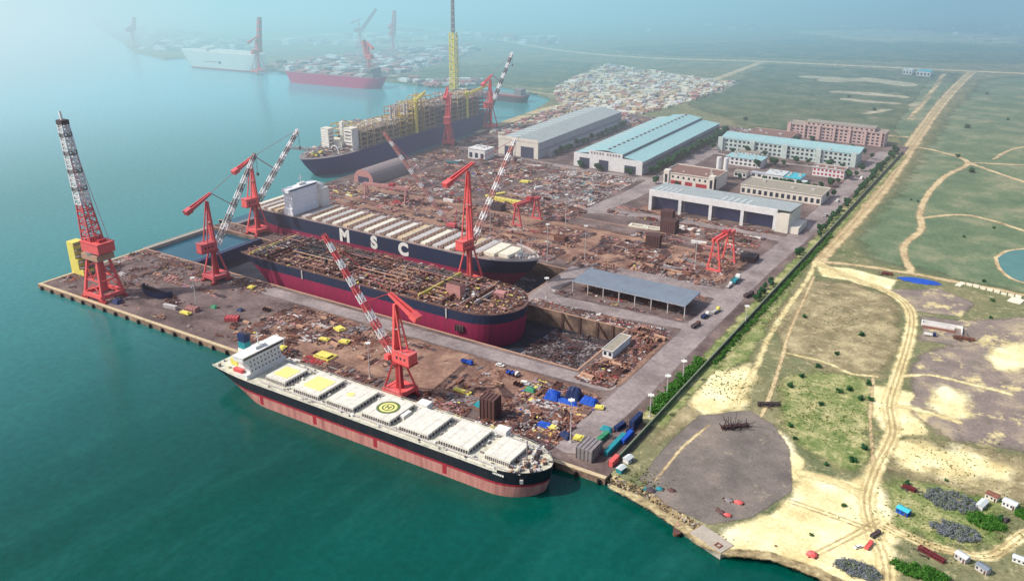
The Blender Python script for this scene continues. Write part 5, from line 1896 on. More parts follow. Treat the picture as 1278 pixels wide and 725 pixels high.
track('pale_field', P_FARP, [([(-263.6, 1345.4), (-202.9, 1361.7)], 26), ([(-214.7, 1322.4), (-161.9, 1366.2), (-95.0, 1356.7)], 46), ([(-174.2, 1211.0), (-118.3, 1219.3), (-71.7, 1222.4)], 26), ([(-147.1, 1149.5), (-110.0, 1148.1), (-75.1, 1153.9)], 22), ([(-94.1, 1043.8), (-70.1, 1095.4)], 12), ([(-45.0, 1149.2), (-39.1, 1184.7)], 14)], 3.37, 30, 12, 7)
patch('pale_field', P_FARP, [(-511.4, 2070.6), (-313.9, 2287.4), (26.1, 2301.1), (39.0, 2115.3), (-287.7, 1964.9)], 3.37, 60, 30)
patch('pale_field', P_FARP, [(-1560.7, 1240.8), (-1490.3, 1454.1), (-1194.8, 1511.6), (-1064.9, 1332.7), (-1301.3, 1218.2)], 3.37, 60, 30)
patch('far_yard_ground', P_MAUVE, [(-1181.5, 884.1), (-1171.8, 1077.5), (-1099.5, 1380.4), (-972.0, 1357.9), (-942.8, 1193.0), (-895.4, 925.7), (-1112.0, 879.6)], 3.375, 30, 12)
patch('verge', P_LUSH, [(-9, 60), (5, 60), (5, 800), (-9, 800)], 3.57, 3, 3)
patch('pale_field', P_FARP, [(-588.8, 977.7), (-619.8, 1121.1), (-633.0, 1279.9), (-464.6, 1241.2), (-339.9, 1212.5), (-348.3, 1022.8), (-375.2, 838.8), (-500.1, 847.2)], 3.372, 25, 10)

# pond
m, nt = nodes('pond_water')
p = pos_of(nt)
finish(m, nt, ramp(nt, noise(nt, p, .05), [(0.3, lin(70, 118, 112)), (0.7, lin(88, 132, 122))]), .15, 0, noise(nt, p, .6), .1, .3)
pc = [(134.2, 462.0), (141.1, 431.2), (157.2, 412.7), (184.7, 430.0), (188.3, 489.3), (164.2, 504.2), (142.3, 488.0)]
pl = smooth_line(pc + [pc[0]], 6)[:-1]
track('sandy_ground', P_TRACKB, [(pc + [pc[0]], 6)], 3.4, 6, 3, 2)
flat_poly('pond', m, pl, 3.43)

# shore slope with its boulders
mb = MB()
SH = [(1, 3), (20, 0.5), (45, -10), (56, -13), (68.5, -16), (86, -9), (107, -8), (121, -10), (165, -15), (300, -44)]
IN = [(2, 6), (20, 4), (45, -6), (56, -9), (68, -12), (86, -5), (107, -4), (121, -6), (165, -11), (300, -40)]
vs, fs = [], []
def wob(k):
    return 1.4 * math.sin(k * 1.7) + .9 * math.sin(k * 4.1)
dense = lambda L: [(L[i][0] + (L[i + 1][0] - L[i][0]) * k / 12, L[i][1] + (L[i + 1][1] - L[i][1]) * k / 12) for i in range(len(L) - 1) for k in range(12)] + [L[-1]]
A, Bq = dense(IN), dense(SH)
for k, (a, b) in enumerate(zip(A, Bq)):
    vs += [(a[0], a[1], GZ + .02), ((a[0] + b[0]) / 2, (a[1] + b[1]) / 2 + wob(k) * .3, 2.0), (b[0], b[1] + wob(k) * .5, .3), (b[0], b[1] - 4 + wob(k), -1.5)]
for k in range(len(A) - 1):
    for j in range(3):
        fs.append((4 * k + j + 1, 4 * k + 5 + j, 4 * k + 4 + j, 4 * k + j))
mb.add(vs, fs)
bank_m = multi('bank_earth', [lin(110, 94, 70), lin(150, 132, 98), lin(192, 174, 130)], (.15, .9))
struct(mb.build('shore_bank', bank_m))
mb = MB()
for k in range(900):
    i = rng.randrange(len(A) - 1)
    f = rng.random()
    x = A[i][0] + (Bq[i][0] - A[i][0]) * f + rng.uniform(-1, 1)
    y = A[i][1] + (Bq[i][1] - 2 - A[i][1]) * f
    s = rng.uniform(.35, 1.2)
    pts = []
    for zz in (-.4, .5):
        for q in range(5):
            a = q * 1.257 + zz + rng.uniform(-.2, .2)
            rr = s * rng.uniform(.5, .8)
            pts.append((x + rr * math.cos(a), y + rr * math.sin(a), 3.0 * (1 - f) + .1 + zz * s * rng.uniform(.7, 1.1)))
    mb.add(pts, [(q, (q + 1) % 5, 5 + (q + 1) % 5, 5 + q) for q in range(5)] + [(5, 6, 7, 8, 9)], rng.randint(0, 2))
stuff(mb.build('shore_rocks', [M['concrete'], paint('brown_rock', lin(130, 112, 88), lin(90, 78, 62), .5, .5), paint('dark_rock', lin(92, 82, 70), lin(60, 54, 48), .5, .5)]))
# thickets of grey blue scrub and the mounds they stand on
for k, (c0, rx, ry, mt) in enumerate(((((149.4, 72.2)), 12, 8, 0), (((154.6, 48.1)), 10, 6, 0), (((122.6, -2.9)), 9, 5, 0), (((146.3, 9.6)), 12, 5, 1), (((165.6, 63.4)), 8, 6, 1), (((182.6, 79.1)), 6, 4, 1))):
    mb = MB()
    for j in range(90):
        a, q = rng.uniform(0, 6.28), math.sqrt(rng.random())
        crown_mb(mb, 2.2, 2.0, 1.5, 1.0, 120, .3, 5, 1000 * k + j, math.cos(a) * q * rx, math.sin(a) * q * ry, 0)
    if k == 0:
        thm, nt = nodes('grey_blue_scrub')
        finish(thm, nt, ramp(nt, noise(nt, pos_of(nt), .5, 4, .7), [(0.3, lin(92, 98, 108)), (0.48, lin(124, 128, 136)), (0.6, lin(104, 118, 84)), (0.75, lin(146, 144, 122))]), .85, spec=.1)
    o = mb.build('scrub', thm if mt == 0 else hm, None, (c0[0], c0[1], GZ))
    stuff(o)
# weeds scattered over the field: low tufts
mb = MB()
wp = [((78.0, 121.4), 26, 500), ((54.0, 261.9), 30, 160), ((142.2, 109.2), 34, 300), ((56.1, 152.2), 18, 120), ((140.6, 45.5), 22, 420), ((17.0, 127.7), 20, 300), ((15.8, 8.5), 10, 160), ((11.0, 234.9), 16, 220), ((168.6, 66.7), 20, 260)]
for (cx, cy), r, n in wp:
    for _ in range(n):
        x, y = cx + rng.gauss(0, .55) * r, cy + rng.gauss(0, .55) * r
        if x < 4 or y < -2:
            continue
        s = rng.uniform(.2, .6)
        for j in range(4):
            b = rng.uniform(0, 6.28)
            mb.add([(x - s * math.cos(b), y - s * math.sin(b), GZ), (x + s * math.cos(b), y + s * math.sin(b), GZ), (x + s * .7 * math.cos(b) + rng.uniform(-.3, .3), y + s * .7 * math.sin(b), GZ + s), (x - s * .6 * math.cos(b), y - s * .6 * math.sin(b) + rng.uniform(-.3, .3), GZ + s * .9)], [(0, 1, 2, 3)], 0)
wm_, nt = nodes('weed_leaves')
finish(wm_, nt, ramp(nt, noise(nt, pos_of(nt), .2, 4, .7), [(0.3, lin(104, 122, 72)), (0.5, lin(136, 142, 92)), (0.7, lin(172, 166, 120))]), .9, spec=.1)
stuff(mb.build('weeds', wm_))

# ================================================================== yard: what lies on the ground
def heap(name, *a, **k):
    mb = MB()
    clutter(mb, *a, **k)
    if mb.v:
        stuff(mb.build(name, PALM))


ROADS = [(-330, 78, -40, 94), (-38, 20, -16, 850), (-215, 400, -195, 800)]
heap('steel_scrap', -486, 8, -320, 76, 90, (.6, 1.9), MIXED, avoid=[(-440, 0, -408, 30), (-386, 70, -370, 90)])
heap('steel_scrap', -320, 10, -160, 76, 150, (.7, 2.0), RUSTY, avoid=[(-152, 2, -130, 24)])
heap('steel_scrap', -486, 76, -330, 95, 60, (.5, 1.6), MIXED, avoid=[(-390, 70, -368, 92)])
heap('steel_scrap', -130, 6, -36, 30, 90, (.7, 2.0), MIXED)
heap('steel_scrap', -130, 30, -86, 74, 26, (.6, 1.5), RUSTY)
heap('steel_scrap', -86, 30, -36, 74, 60, (.7, 2.0), dict(MIXED, blue=.5, yellow=.6), avoid=[(-38, 60, -30, 80)])
heap('steel_scrap', -64, 86, -40, 172, 260, (.8, 2.0), RUSTY, avoid=[(-66, 119, -53, 153)])
heap('steel_scrap', -488, 169, -170, 185, 60, (.5, 1.4), MIXED, avoid=[(-446, 169, -428, 186), (-214, 169, -196, 186)])
heap('steel_scrap', -150, 169, -40, 204, 120, (.6, 1.6), MIXED, avoid=[(-150, 182, -30, 200)])
heap('steel_scrap', -120, 246, -40, 300, 130, (.8, 2.0), MIXED, avoid=[(-150, 252, -30, 272)])
heap('steel_scrap', -156, 248, -120, 330, 34, (.8, 2.0), RUSTY, avoid=[(-160, 180, -140, 262)])
heap('steel_scrap', -330, 250, -150, 350, 260, (.8, 2.3), RUSTY, avoid=[(-260, 322, -238, 350)])
heap('steel_scrap', -150, 300, -44, 400, 190, (.8, 2.3), MIXED)
heap('steel_scrap', -490, 264, -330, 350, 170, (.9, 2.6), MIXED)
heap('steel_scrap', -330, 350, -216, 398, 110, (.8, 2.3), RUSTY)
heap('steel_scrap', -490, 350, -330, 540, 330, (.9, 2.6), MIXED, avoid=[(-484, 350, -452, 422), (-440, 504, -410, 532)])
heap('steel_scrap', -312, 400, -222, 526, 300, (.8, 2.0), GREYS)
heap('steel_scrap', -330, 400, -312, 530, 60, (.8, 2.0), RUSTY)
heap('steel_scrap', -200, 400, -44, 428, 80, (.8, 2.4), RUSTY, avoid=[(-200, 408, -20, 420)])
heap('steel_scrap', -500, 540, -425, 800, 190, (1.0, 2.8), MIXED)
heap('steel_scrap', -425, 776, -230, 845, 110, (1.0, 2.8), MIXED)
heap('steel_scrap', -225, 790, -150, 845, 40, (1.0, 2.4), GREYS)
heap('dock_floor_litter', -122, 100, -70, 166, 110, (.8, 2.0), dict(dark=6, grey=2, brown=3), z=-8.6)
heap('dock_floor_litter', -200, 190, -160, 244, 20, (.8, 2.0), dict(dark=4, grey=3, brown=2, rust=1), z=-8.6)
# far side of the bay: second yard and the block store
def farheap(name, poly, n, s, wts):
    mb = MB()
    xs, ys = [q[0] for q in poly], [q[1] for q in poly]
    k = 0
    while k < n:
        x, y = rng.uniform(min(xs), max(xs)), rng.uniform(min(ys), max(ys))
        ins = False
        for i in range(len(poly)):
            a, b = poly[i], poly[i - 1]
            if (a[1] > y) != (b[1] > y) and x < (b[0] - a[0]) * (y - a[1]) / (b[1] - a[1]) + a[0]:
                ins = not ins
        if not ins:
            continue
        k += 1
        q = rng.uniform(*s)
        mb.rbox(x, y, GZ, q * rng.uniform(.8, 2.4), q * rng.uniform(.6, 1.2), q * rng.uniform(.25, .8), rng.choice((0, 1.57, .5)) + rng.gauss(0, .1), pick(wts))
    stuff(mb.build(name, PALM))


farheap('concrete_blocks', [(-588.8, 977.7), (-611.0, 1104.8), (-637.0, 1277.4), (-460.9, 1232.3), (-340.7, 1201.9), (-351.1, 1012.7), (-375.2, 838.8), (-506.5, 858.6)], 1700, (3.0, 7.0), dict(cream=5, tan=3, white=1.5, greylt=2, pink=1.5, rustlt=1.2, grey=.8))
farheap('concrete_blocks', [(-496.0, 641.3), (-497.5, 748.0), (-506.5, 858.6), (-375.2, 866.8), (-379.9, 795.4), (-416.9, 576.4)], 700, (2.2, 5), dict(cream=2, tan=2, greylt=2, pink=4, rustlt=3, grey=1))
farheap('far_yard_stores', [(-1197.3, 899.0), (-1171.8, 1077.5), (-1082.0, 1356.2), (-987.3, 1348.3), (-956.9, 1212.8), (-919.3, 954.8), (-1141.9, 909.0)], 1000, (5, 13), dict(white=3, greylt=3, pink=5, grey=3, dark=2, rustlt=2, reddk=.6))
farheap('far_yard_stores', [(-1643.3, 935.2), (-1701.1, 1113.0), (-1527.6, 1184.1), (-1213.6, 914.3), (-1485.5, 939.5)], 160, (6, 14), dict(white=3, greylt=3, grey=3, green=1, dark=1))
farheap('far_yard_stores', [(-883.8, 911.6), (-816.5, 953.9), (-749.2, 996.3), (-720.0, 953.1), (-781.1, 894.9)], 90, (4, 10), dict(white=3, pink=3, grey=2))
farheap('far_houses', [(-1487.7, 1172.1), (-1422.9, 1409.6), (-1281.6, 1631.0), (-923.5, 1602.7), (-878.4, 1484.5), (-1155.1, 1456.9), (-1281.3, 1196.5)], 110, (8, 20), dict(white=4, greylt=3, pink=3))
farheap('far_houses', [(-956.3, 1931.3), (-532.5, 2299.8), (6.3, 2587.4), (40.2, 2098.1), (-351.9, 2084.0), (-801.0, 1801.2)], 45, (5, 12), dict(white=3, greylt=4, grey=2))
farheap('far_houses', [(-2419.2, 1336.3), (-1899.7, 1196.3), (-1751.1, 1202.9), (-1729.0, 1020.1)], 40, (10, 20), dict(greylt=4, grey=4))
# long rails and cables across the steel yard
mb = MB()
for y, x0, x1, k in ((292, -480, -46, 'rustlt'), (300, -480, -46, 'brown'), (318, -470, -48, 'rustlt'), (345, -470, -48, 'rustlt'), (352, -460, -50, 'brown'), (372, -330, -60, 'rustlt'), (276, -470, -160, 'rust'), (366, -470, -330, 'rustlt')):
    mb.box(x0, y, YZ + .06, x1, y + .7, YZ + .35, PI_[k])
struct(mb.build('crane_rail', PALM))

# quay edge: coping, fenders, bollards
mb = MB()
mb.box(-490, .05, YZ - .2, -.1, 2.6, YZ + .28, 0)
mb.box(-489.9, 2.6, YZ - .2, -487.5, 96, YZ + .26, 0)
for d in (D1, D2):
    mb.box(d[0], d[1] - 1.2, YZ + .01, d[2] + 1.2, d[1] - .02, YZ + .3, 1)
    mb.box(d[0], d[3] + .02, YZ + .01, d[2] + 1.2, d[3] + 1.2, YZ + .3, 1)
    mb.box(d[2] + .02, d[1], YZ + .01, d[2] + 1.2, d[3], YZ + .3, 1)
struct(mb.build('kerb', [M['tan'], M['rustlt']]))
f0 = None
for k in range(38):
    x = -484 + k * 13
    if f0 is None:
        mb = MB()
        mb.tube((0, -.9, -2.8), (0, -.9, 1.6), .85, 10)
        f0 = tag(mb.build('fender', M['rubber'], None, (x, -.05, 1.2)), 'black rubber fender on the quay face', 'fender', 'fenders along the quay')
    else:
        o = f0.copy()
        COL.objects.link(o)
        o.location = (x, -.05, 1.2)
# dock gates (caissons)
for d, xg, lb in ((D1, -427, 'grey blue dock gate holding the water out of the first dock'), (D2, -477, 'grey blue dock gate across the second dock')):
    t = thing('dock_gate', lb, 'dock gate', (xg, d[1], -8.6))
    mb = MB()
    mb.box(-1.6, .1, 0, 3.2, d[3] - d[1] - .1, 12.2, 0)
    for k in range(8):
        y = 3 + k * (d[3] - d[1] - 6) / 7
        mb.box(3.2, y - .3, 0.1, 3.9, y + .3, 12, 0)
    mb.build('gate_leaf', M['bluedk'] if d is D1 else M['grey'], t)
    mb = MB()
    for s in (-1.5, 3.1):
        mb.box(s, .2, 13.2, s + .1, d[3] - d[1] - .2, 13.3)
        for k in range(20):
            y = .4 + k * (d[3] - d[1] - .8) / 19
            mb.box(s, y, 12.2, s + .1, y + .1, 13.3)
    mb.build('handrail', M['greylt'], t)
t = thing('pontoon_walkway', 'long pale walkway closing the sea end of the first dock', 'walkway', (-490, 97, 0))
mb = MB()
mb.box(-2.5, 0.1, -3, 2.5, 71 - .1, 3.4, 0)
mb.build('deck', M['concrete'], t)
mb = MB()
for s in (-2.3, 2.2):
    mb.box(s, .3, 4.5, s + .1, 70.6, 4.6)
    for k in range(24):
        mb.box(s, .4 + k * 3.05, 3.4, s + .1, .5 + k * 3.05, 4.6)
mb.build('handrail', M['greylt'], t)
# braces and ladders on the visible dock wall
for k, x in enumerate((-78, -90, -104, -118)):
    t = thing('dock_ladder', 'dark steel stair on the north wall of the first dock, number %s from its head' % ('one', 'two', 'three', 'four')[k], 'ladder', (x, 167.6, -8.6))
    mb = MB()
    for s in (-.5, .5):
        mb.bar((s, -.3, 0.05), (s, -.3, 13.2), .35)
    for j in range(16):
        mb.bar((-.5, -.3, .6 + j * .8), (.5, -.3, .6 + j * .8), .14)
    mb.build('ladder_frame', M['brown'], t)
    if k % 2:
        mb = MB()
        mb.bar((.6, -1, 12), (9, -1, 1), .6)
        mb.bar((.6, -1.6, 12), (9, -1.6, 1), .6)
        mb.build('stair_flight', M['brown'], t)

# ---- single objects seen in the photograph
def ship_block(label, x, y, sx, sy, sz, mat, rot=0.0, ribs=True, cap=None, z=YZ, name='ship_block', group=None):
    t = thing(name, label, 'ship block', (x, y, z), rot, group)
    mb = MB()
    mb.box(-sx / 2, -sy / 2, 0.05, sx / 2, sy / 2, sz, 0)
    mb.build('shell', M[mat], t)
    if ribs:
        mb = MB()
        n = max(2, int(sx / 2))
        for k in range(n + 1):
            xx = -sx / 2 + k * sx / n
            mb.box(xx - .12, -sy / 2 - .35, .3, xx + .12, -sy / 2, sz - .3)
            mb.box(xx - .12, -sy / 2, sz, xx + .12, sy / 2, sz + .4)
        n = max(2, int(sy / 2))
        for k in range(n + 1):
            yy = -sy / 2 + k * sy / n
            mb.box(sx / 2, yy - .12, .3, sx / 2 + .35, yy + .12, sz - .3)
        mb.build('stiffeners', M[cap or mat], t)
    return t


t = thing('ship_block', 'tall upright pale yellow hull section at the tip of the quay', 'ship block', (-481, 30, YZ))
mb = MB()
mb.prism([(-8.5, -1.2), (0, -1.2), (0, 8), (-8.5, 8)], 0.05, 26.5, 0)
mb.prism([(0.02, -1.2), (2.5, -1.2), (2.5, 8), (.02, 8)], .05, 13, 0)
mb.prism([(2.52, -1.2), (7.5, -1.2), (7.5, 8), (2.52, 8)], .05, 4.6, 0)
mb.build('shell', M['yellow'], t)
mb = MB()
for k in range(6):
    mb.box(-8.2, -1, 1.5 + 4.6 * k, 9 - 1.6 * k, 9.5, 2.1 + 4.6 * k)
for x in (-7, -2, 3):
    mb.box(x, 8.02, .05, x + 1, 12, 24 - 4 * (x > 0))
mb.box(-8, 8.05, 0.05, 6, 16, 15)
mb.build('stiffeners', M['grey'], t)
t = thing('ship_block', 'round dark blue curved hull section lying behind the tip crane', 'ship block', (-394, 38, YZ))
mb = MB()
n = 14
for r0, z0, z1 in ((15, 0.05, 5.5),):
    for k in range(n):
        a0, a1 = math.pi * (1.0 + k / n), math.pi * (1.0 + (k + 1) / n)
        mb.add([(r0 * math.cos(a0), 8 * math.sin(a0), z0), (r0 * math.cos(a1), 8 * math.sin(a1), z0), (r0 * 1.08 * math.cos(a1), 9 * math.sin(a1), z1), (r0 * 1.08 * math.cos(a0), 9 * math.sin(a0), z1)], [(0, 1, 2, 3), (3, 2, 1, 0)])
mb.build('shell', M['bluedk'], t)
mb = MB()
for k in range(9):
    a = math.pi * (1.0 + (k + .5) / 9)
    mb.bar((14 * math.cos(a), 7.5 * math.sin(a), .1), (15.5 * math.cos(a), 8.4 * math.sin(a), 5.6), .4)
mb.box(-15, -.6, .1, 15, .6, 3.5)
mb.build('frames', M['dark'], t)
BL = [('dark brown hull block, largest box among the scrap east of the red quay crane', (-82.4, 20.4), 9, 8, 13, 'brown', .1), ('dark weathered box block at the foot of the big red quay crane', (-163.6, 106.0), 6, 5, 4, 'dark', .2),
      ('grey rectangular block near the lamp mast by the quay corner', (-17.0, 15.2), 9, 12, 7, 'grey', 0), ('brown upright tank block in front of the four bay workshop', (-121.2, 334.2), 12, 8, 11, 'brown', .2),
      ('dark brown block with debris before the grey roofed workshop, further landward', (-124.8, 377.9), 14, 9, 12, 'brown', 0), ('brown scaffolded block before the first workshop bay', (-140.0, 410.1), 11, 8, 10, 'brown', .1),
      ('dark box block by the container ship bow rails', (-294.4, 352.0), 14, 8, 6, 'dark', 0), ('dark steel frame block near the red portal gantry', (-39.9, 345.6), 12, 12, 5, 'dark', 0),
      ('pink primed block lying on the seaward quay', (-346.5, 29.6), 9, 5, 3, 'pink', .2), ('small red block beside the pink block on the seaward quay', (-308.9, 33.4), 9, 5, 3, 'redfar', .5),
      ('grey box block under the hull of the blue vessel', (-358.0, 593.6), 10, 8, 4, 'grey', 0), ('brown block beside the dock head rails', (-197.0, 306.4), 10, 7, 4, 'rust', 0)]
for lb, (x, y), sx, sy, sz, mt, ro in BL:
    ship_block(lb, x, y, sx, sy, sz, mt, ro)
YG = [('long bright yellow girder in the steel yard', (-301, 377), 36, 4.5, 4, 0), ('yellow girder at an angle behind the long one', (-322, 392), 22, 3, 2.2, 1.1)]
for lb, (x, y), L, wd, h, ro in YG:
    t = thing('steel_girder', lb, 'girder', (x, y, YZ), ro)
    mb = MB()
    mb.box(-L / 2, -wd / 2, .5, L / 2, wd / 2, h)
    for k in range(9):
        xx = -L / 2 + k * L / 8
        mb.box(xx - .15, -wd / 2 - .3, .5, xx + .15, wd / 2 + .3, h + .15)
    mb.build('girder_body', M['yellow'], t)
    mb = MB()
    for xx in (-L * .35, L * .35):
        mb.box(xx - .6, -wd / 2, 0.03, xx + .6, wd / 2, .5)
    mb.build('support', M['brown'], t)
YB = [('flat yellow plate with rounded corners near the white lamp mast', (-213.4, 25.7), 13, 8), ('yellow frame part on the brown steel stacks', (-234.0, 61.7), 8, 5), ('small yellow frame behind the black carrier deckhouse', (-245.6, 19.2), 5, 5), ('yellow steel part by the dark pipes', (-231.3, 43.9), 7, 3),
      ('narrow yellow beam on the stern part of the quay', (-345.7, 23.3), 9, 3), ('yellow frame at the edge of the quay scrap', (-217.4, 48.3), 7, 4), ('yellow beam among the scrap beside the crane', (-111.9, 34.7), 12, 2.4),
      ('yellow frames at the quay corner scrap', (-46.1, 28.0), 6, 3), ('yellow cradle beside the lamp mast', (-29.0, 26.1), 5, 4), ('yellow trestle near the blue tarpaulins', (-34.3, 61.3), 5, 3), ('pale yellow block on the dry dock edge', (-342.9, 82.3), 5, 4), ('yellow roller on the grey plates lot', (-322.2, 451.7), 12, 8)]
for lb, (x, y), L, wd in YB:
    t = thing('fabricated_section', lb, 'steel section', (x, y, YZ), rng.uniform(-.3, .3))
    mb = MB()
    for s in (-1, 1):
        mb.box(-L / 2, s * wd / 2 - .35, .6, L / 2, s * wd / 2 + .35, 1.6)
    for k in range(4):
        xx = -L / 2 + .3 + k * (L - .6) / 3
        mb.box(xx - .3, -wd / 2 + .36, .7, xx + .3, wd / 2 - .36, 1.5)
    mb.box(-L * .42, -wd * .36, 1.5, L * .3, wd * .36, 1.9)
    mb.build('frame_top', M['yellow'], t)
    mb = MB()
    for sx in (-.4, .4):
        for sy in (-.4, .4):
            mb.rbox(sx * L, sy * wd, 0.02, .5, .5, .6)
    mb.build('trestle', M['brown'], t)
# blue tarpaulined machinery
BT = [('large blue covered machine seaward of two others', (-63.0, 57.6), 9, 7, 5, 'blue'), ('bright blue tarpaulin heap by the yellow parts', (-42.4, 63.8), 10, 6, 3.5, 'blue'), ('tall dark blue machine in the middle of the blue group', (-52.6, 64.1), 9, 8, 7, 'bluedk'), ('long low blue tarpaulin behind the tall machine', (-53.1, 57.1), 14, 4, 2.2, 'blue'),
      ('blue covered load on the quay near the brown block', (-51.1, 27.8), 9, 4, 2.5, 'blue'), ('blue grey covered stack by the lamp mast', (-36.1, 24.5), 7, 5, 3, 'bluedk'), ('small teal covered stack near the road at the quay corner', (-20.2, 42.3), 7, 4, 2.4, 'teal'), ('green and white cover beside the road by the first dock', (-78.6, 58.0), 7, 4, 2.6, 'green'),
      ('teal covered stack at the foot of the dark brown block', (-92.7, 26.7), 9, 4, 3, 'teal'), ('dark blue covered part at the foot of the tip crane', (-404.9, 10.1), 7, 6, 3.4, 'bluedk'), ('green tarpaulin on the quay beside the tanker', (-337.4, 42.1), 6, 4, 2, 'green'), ('blue stack on the tanker side of the dock road', (-317.1, 48.1), 5, 4, 2, 'bluedk')]
for lb, (x, y), L, wd, h, mt in BT:
    t = thing('covered_stack', lb, 'covered stack', (x, y, YZ), rng.uniform(-.25, .25))
    mb = MB()
    nx, ny = 8, 6
    vs = []
    for i in range(nx + 1):
        for j in range(ny + 1):
            u, v = i / nx * 2 - 1, j / ny * 2 - 1
            e = max(abs(u), abs(v))
            z = .15 if e > .98 else h * (1 - .35 * e * e) + rng.uniform(-.25, .25) * h * .5
            vs.append((u * L / 2 * (1.06 if e > .98 else 1), v * wd / 2 * (1.06 if e > .98 else 1), z))
    fs = [(i * (ny + 1) + j, (i + 1) * (ny + 1) + j, (i + 1) * (ny + 1) + j + 1, i * (ny + 1) + j + 1) for i in range(nx) for j in range(ny)]
    mb.add(vs, fs)
    mb.build('tarpaulin', M[mt], t)
    mb = MB()
    for k in range(3):
        mb.rbox((k - 1) * L * .36, 0, 0.02, .8, wd * 1.1, .3)
    mb.rbox(L * .5, wd * .2, .03, 1.6, 1.2, 1.2)
    mb.build('pallet', M['brown'], t)

# lamp masts
lamp_pts = [((-31.2, 21.0), 26, 'white lamp mast standing at the quay corner scrap'), ((-170.3, 19.4), 24, 'white lamp mast beside the red quay crane, on its seaward side'), ((-6.1, 68.5), 14, 'thin lamp post at the foot of the hedge'), ((-7.1, 95.0), 14, 'thin lamp post at the middle of the hedge'), ((-6.3, 117.8), 14, 'thin lamp post at the landward end of the hedge'),
            ((-180.9, 254.5), 32, 'tall lamp mast beside the container ship bow'), ((-70.6, 302.1), 30, 'tall lamp mast landward of the open shed'), ((-257.0, 284.1), 30, 'tall lamp mast at the near dock side by the container ship bow'), ((-1.1, 219.3), 14, 'lamp post by the wall east of the open shed'),
            ((-209.7, 338.0), 32, 'lamp mast by the crane rails in the steel yard'), ((-347.1, 34.3), 24, 'lamp mast on the seaward quay'), ((-142.1, 186.4), 16, 'short lamp mast between the dock heads'), ((-155.4, 272.9), 30, 'lamp mast on the brown soil landward of the dock head')]
for (x, y), h, lb in lamp_pts:
    t = thing('lamp_mast', lb, 'lamp mast', (x, y, YZ))
    mb = MB()
    mb.tube((0, 0, 0), (0, 0, h), .42, 8, 0, .22)
    mb.rbox(0, 0, 0.01, 1.8, 1.8, .5)
    mb.build('pole', M['greylt'], t)
    mb = MB()
    mb.tube((0, 0, h - .6), (0, 0, h), 1.4, 10)
    for k in range(6):
        a = k * 1.047
        mb.rbox(1.5 * math.cos(a), 1.5 * math.sin(a), h - .3, .7, .7, .5, a)
    mb.build('lamp_head', M['white'], t)


# vehicles
def vehicle(kind, label, x, y, rot, body, cab='white', group=None, z=YZ, sc=1.0):
    t = thing(kind, label, {'truck': 'truck', 'van': 'van', 'car': 'car'}[kind], (x, y, z), rot, group)
    t.scale = (sc,) * 3
    wheels = []
    if kind == 'truck':
        L = 8.5
        mb = MB()
        mb.box(-4.2, -1.2, .9, 1.9, 1.2, 1.15)
        mb.box(-4.2, -1.2, 1.15, 1.9, -1.1, 2.2)
        mb.box(-4.2, 1.1, 1.15, 1.9, 1.2, 2.2)
        mb.box(-4.2, -1.1, 1.15, -4.1, 1.1, 2.2)
        mb.box(-3.6, -.9, 1.15, 1.2, .9, 1.9)
        mb.build('load_bed', M[body], t)
        mb = MB()
        mb.prism([(2.1, -1.2), (4.3, -1.2), (4.3, 1.2), (2.1, 1.2)], .8, 2.0)
        mb.rbox(3.1, 0, 2.0, 2.0, 2.3, 1.0, 0, 0, None, .86)
        c = mb.build('cab', M[cab], t)
        mb = MB()
        mb.box(4.06, -.95, 2.1, 4.14, .95, 2.8)
        mb.build('windscreen', M['glass'], c)
        wx = (-3.2, -2.0, 3.2)
        wr = .5
    else:
        van = kind == 'van'
        mb = MB()
        mb.prism([(-2.3, -.9), (2.3, -.9), (2.45, -.6), (2.45, .6), (2.3, .9), (-2.3, .9)], .4, 1.0 if not van else 1.2)
        mb.rbox(-.4 if van else -.2, 0, 1.0 if not van else 1.2, 3.7 if van else 2.5, 1.7, .9 if van else .6, 0, 0, None, .84)
        b = mb.build('body', M[body], t)
        mb = MB()
        z0 = 1.25 if van else 1.05
        mb.rbox(-.4 if van else -.2, 0, z0, 3.5 if van else 2.5, 1.74, .42, 0, 0, None, .88)
        mb.build('windows', M['glass'], b)
        wx = (-1.5, 1.5)
        wr = .34
    for xx in wx:
        for s in (-1, 1):
            mb = MB()
            mb.tube((xx, s * .75, wr), (xx, s * 1.12 if kind == 'truck' else s * .95, wr), wr, 10)
            mb.build('wheel', M['rubber'], t)
    return t


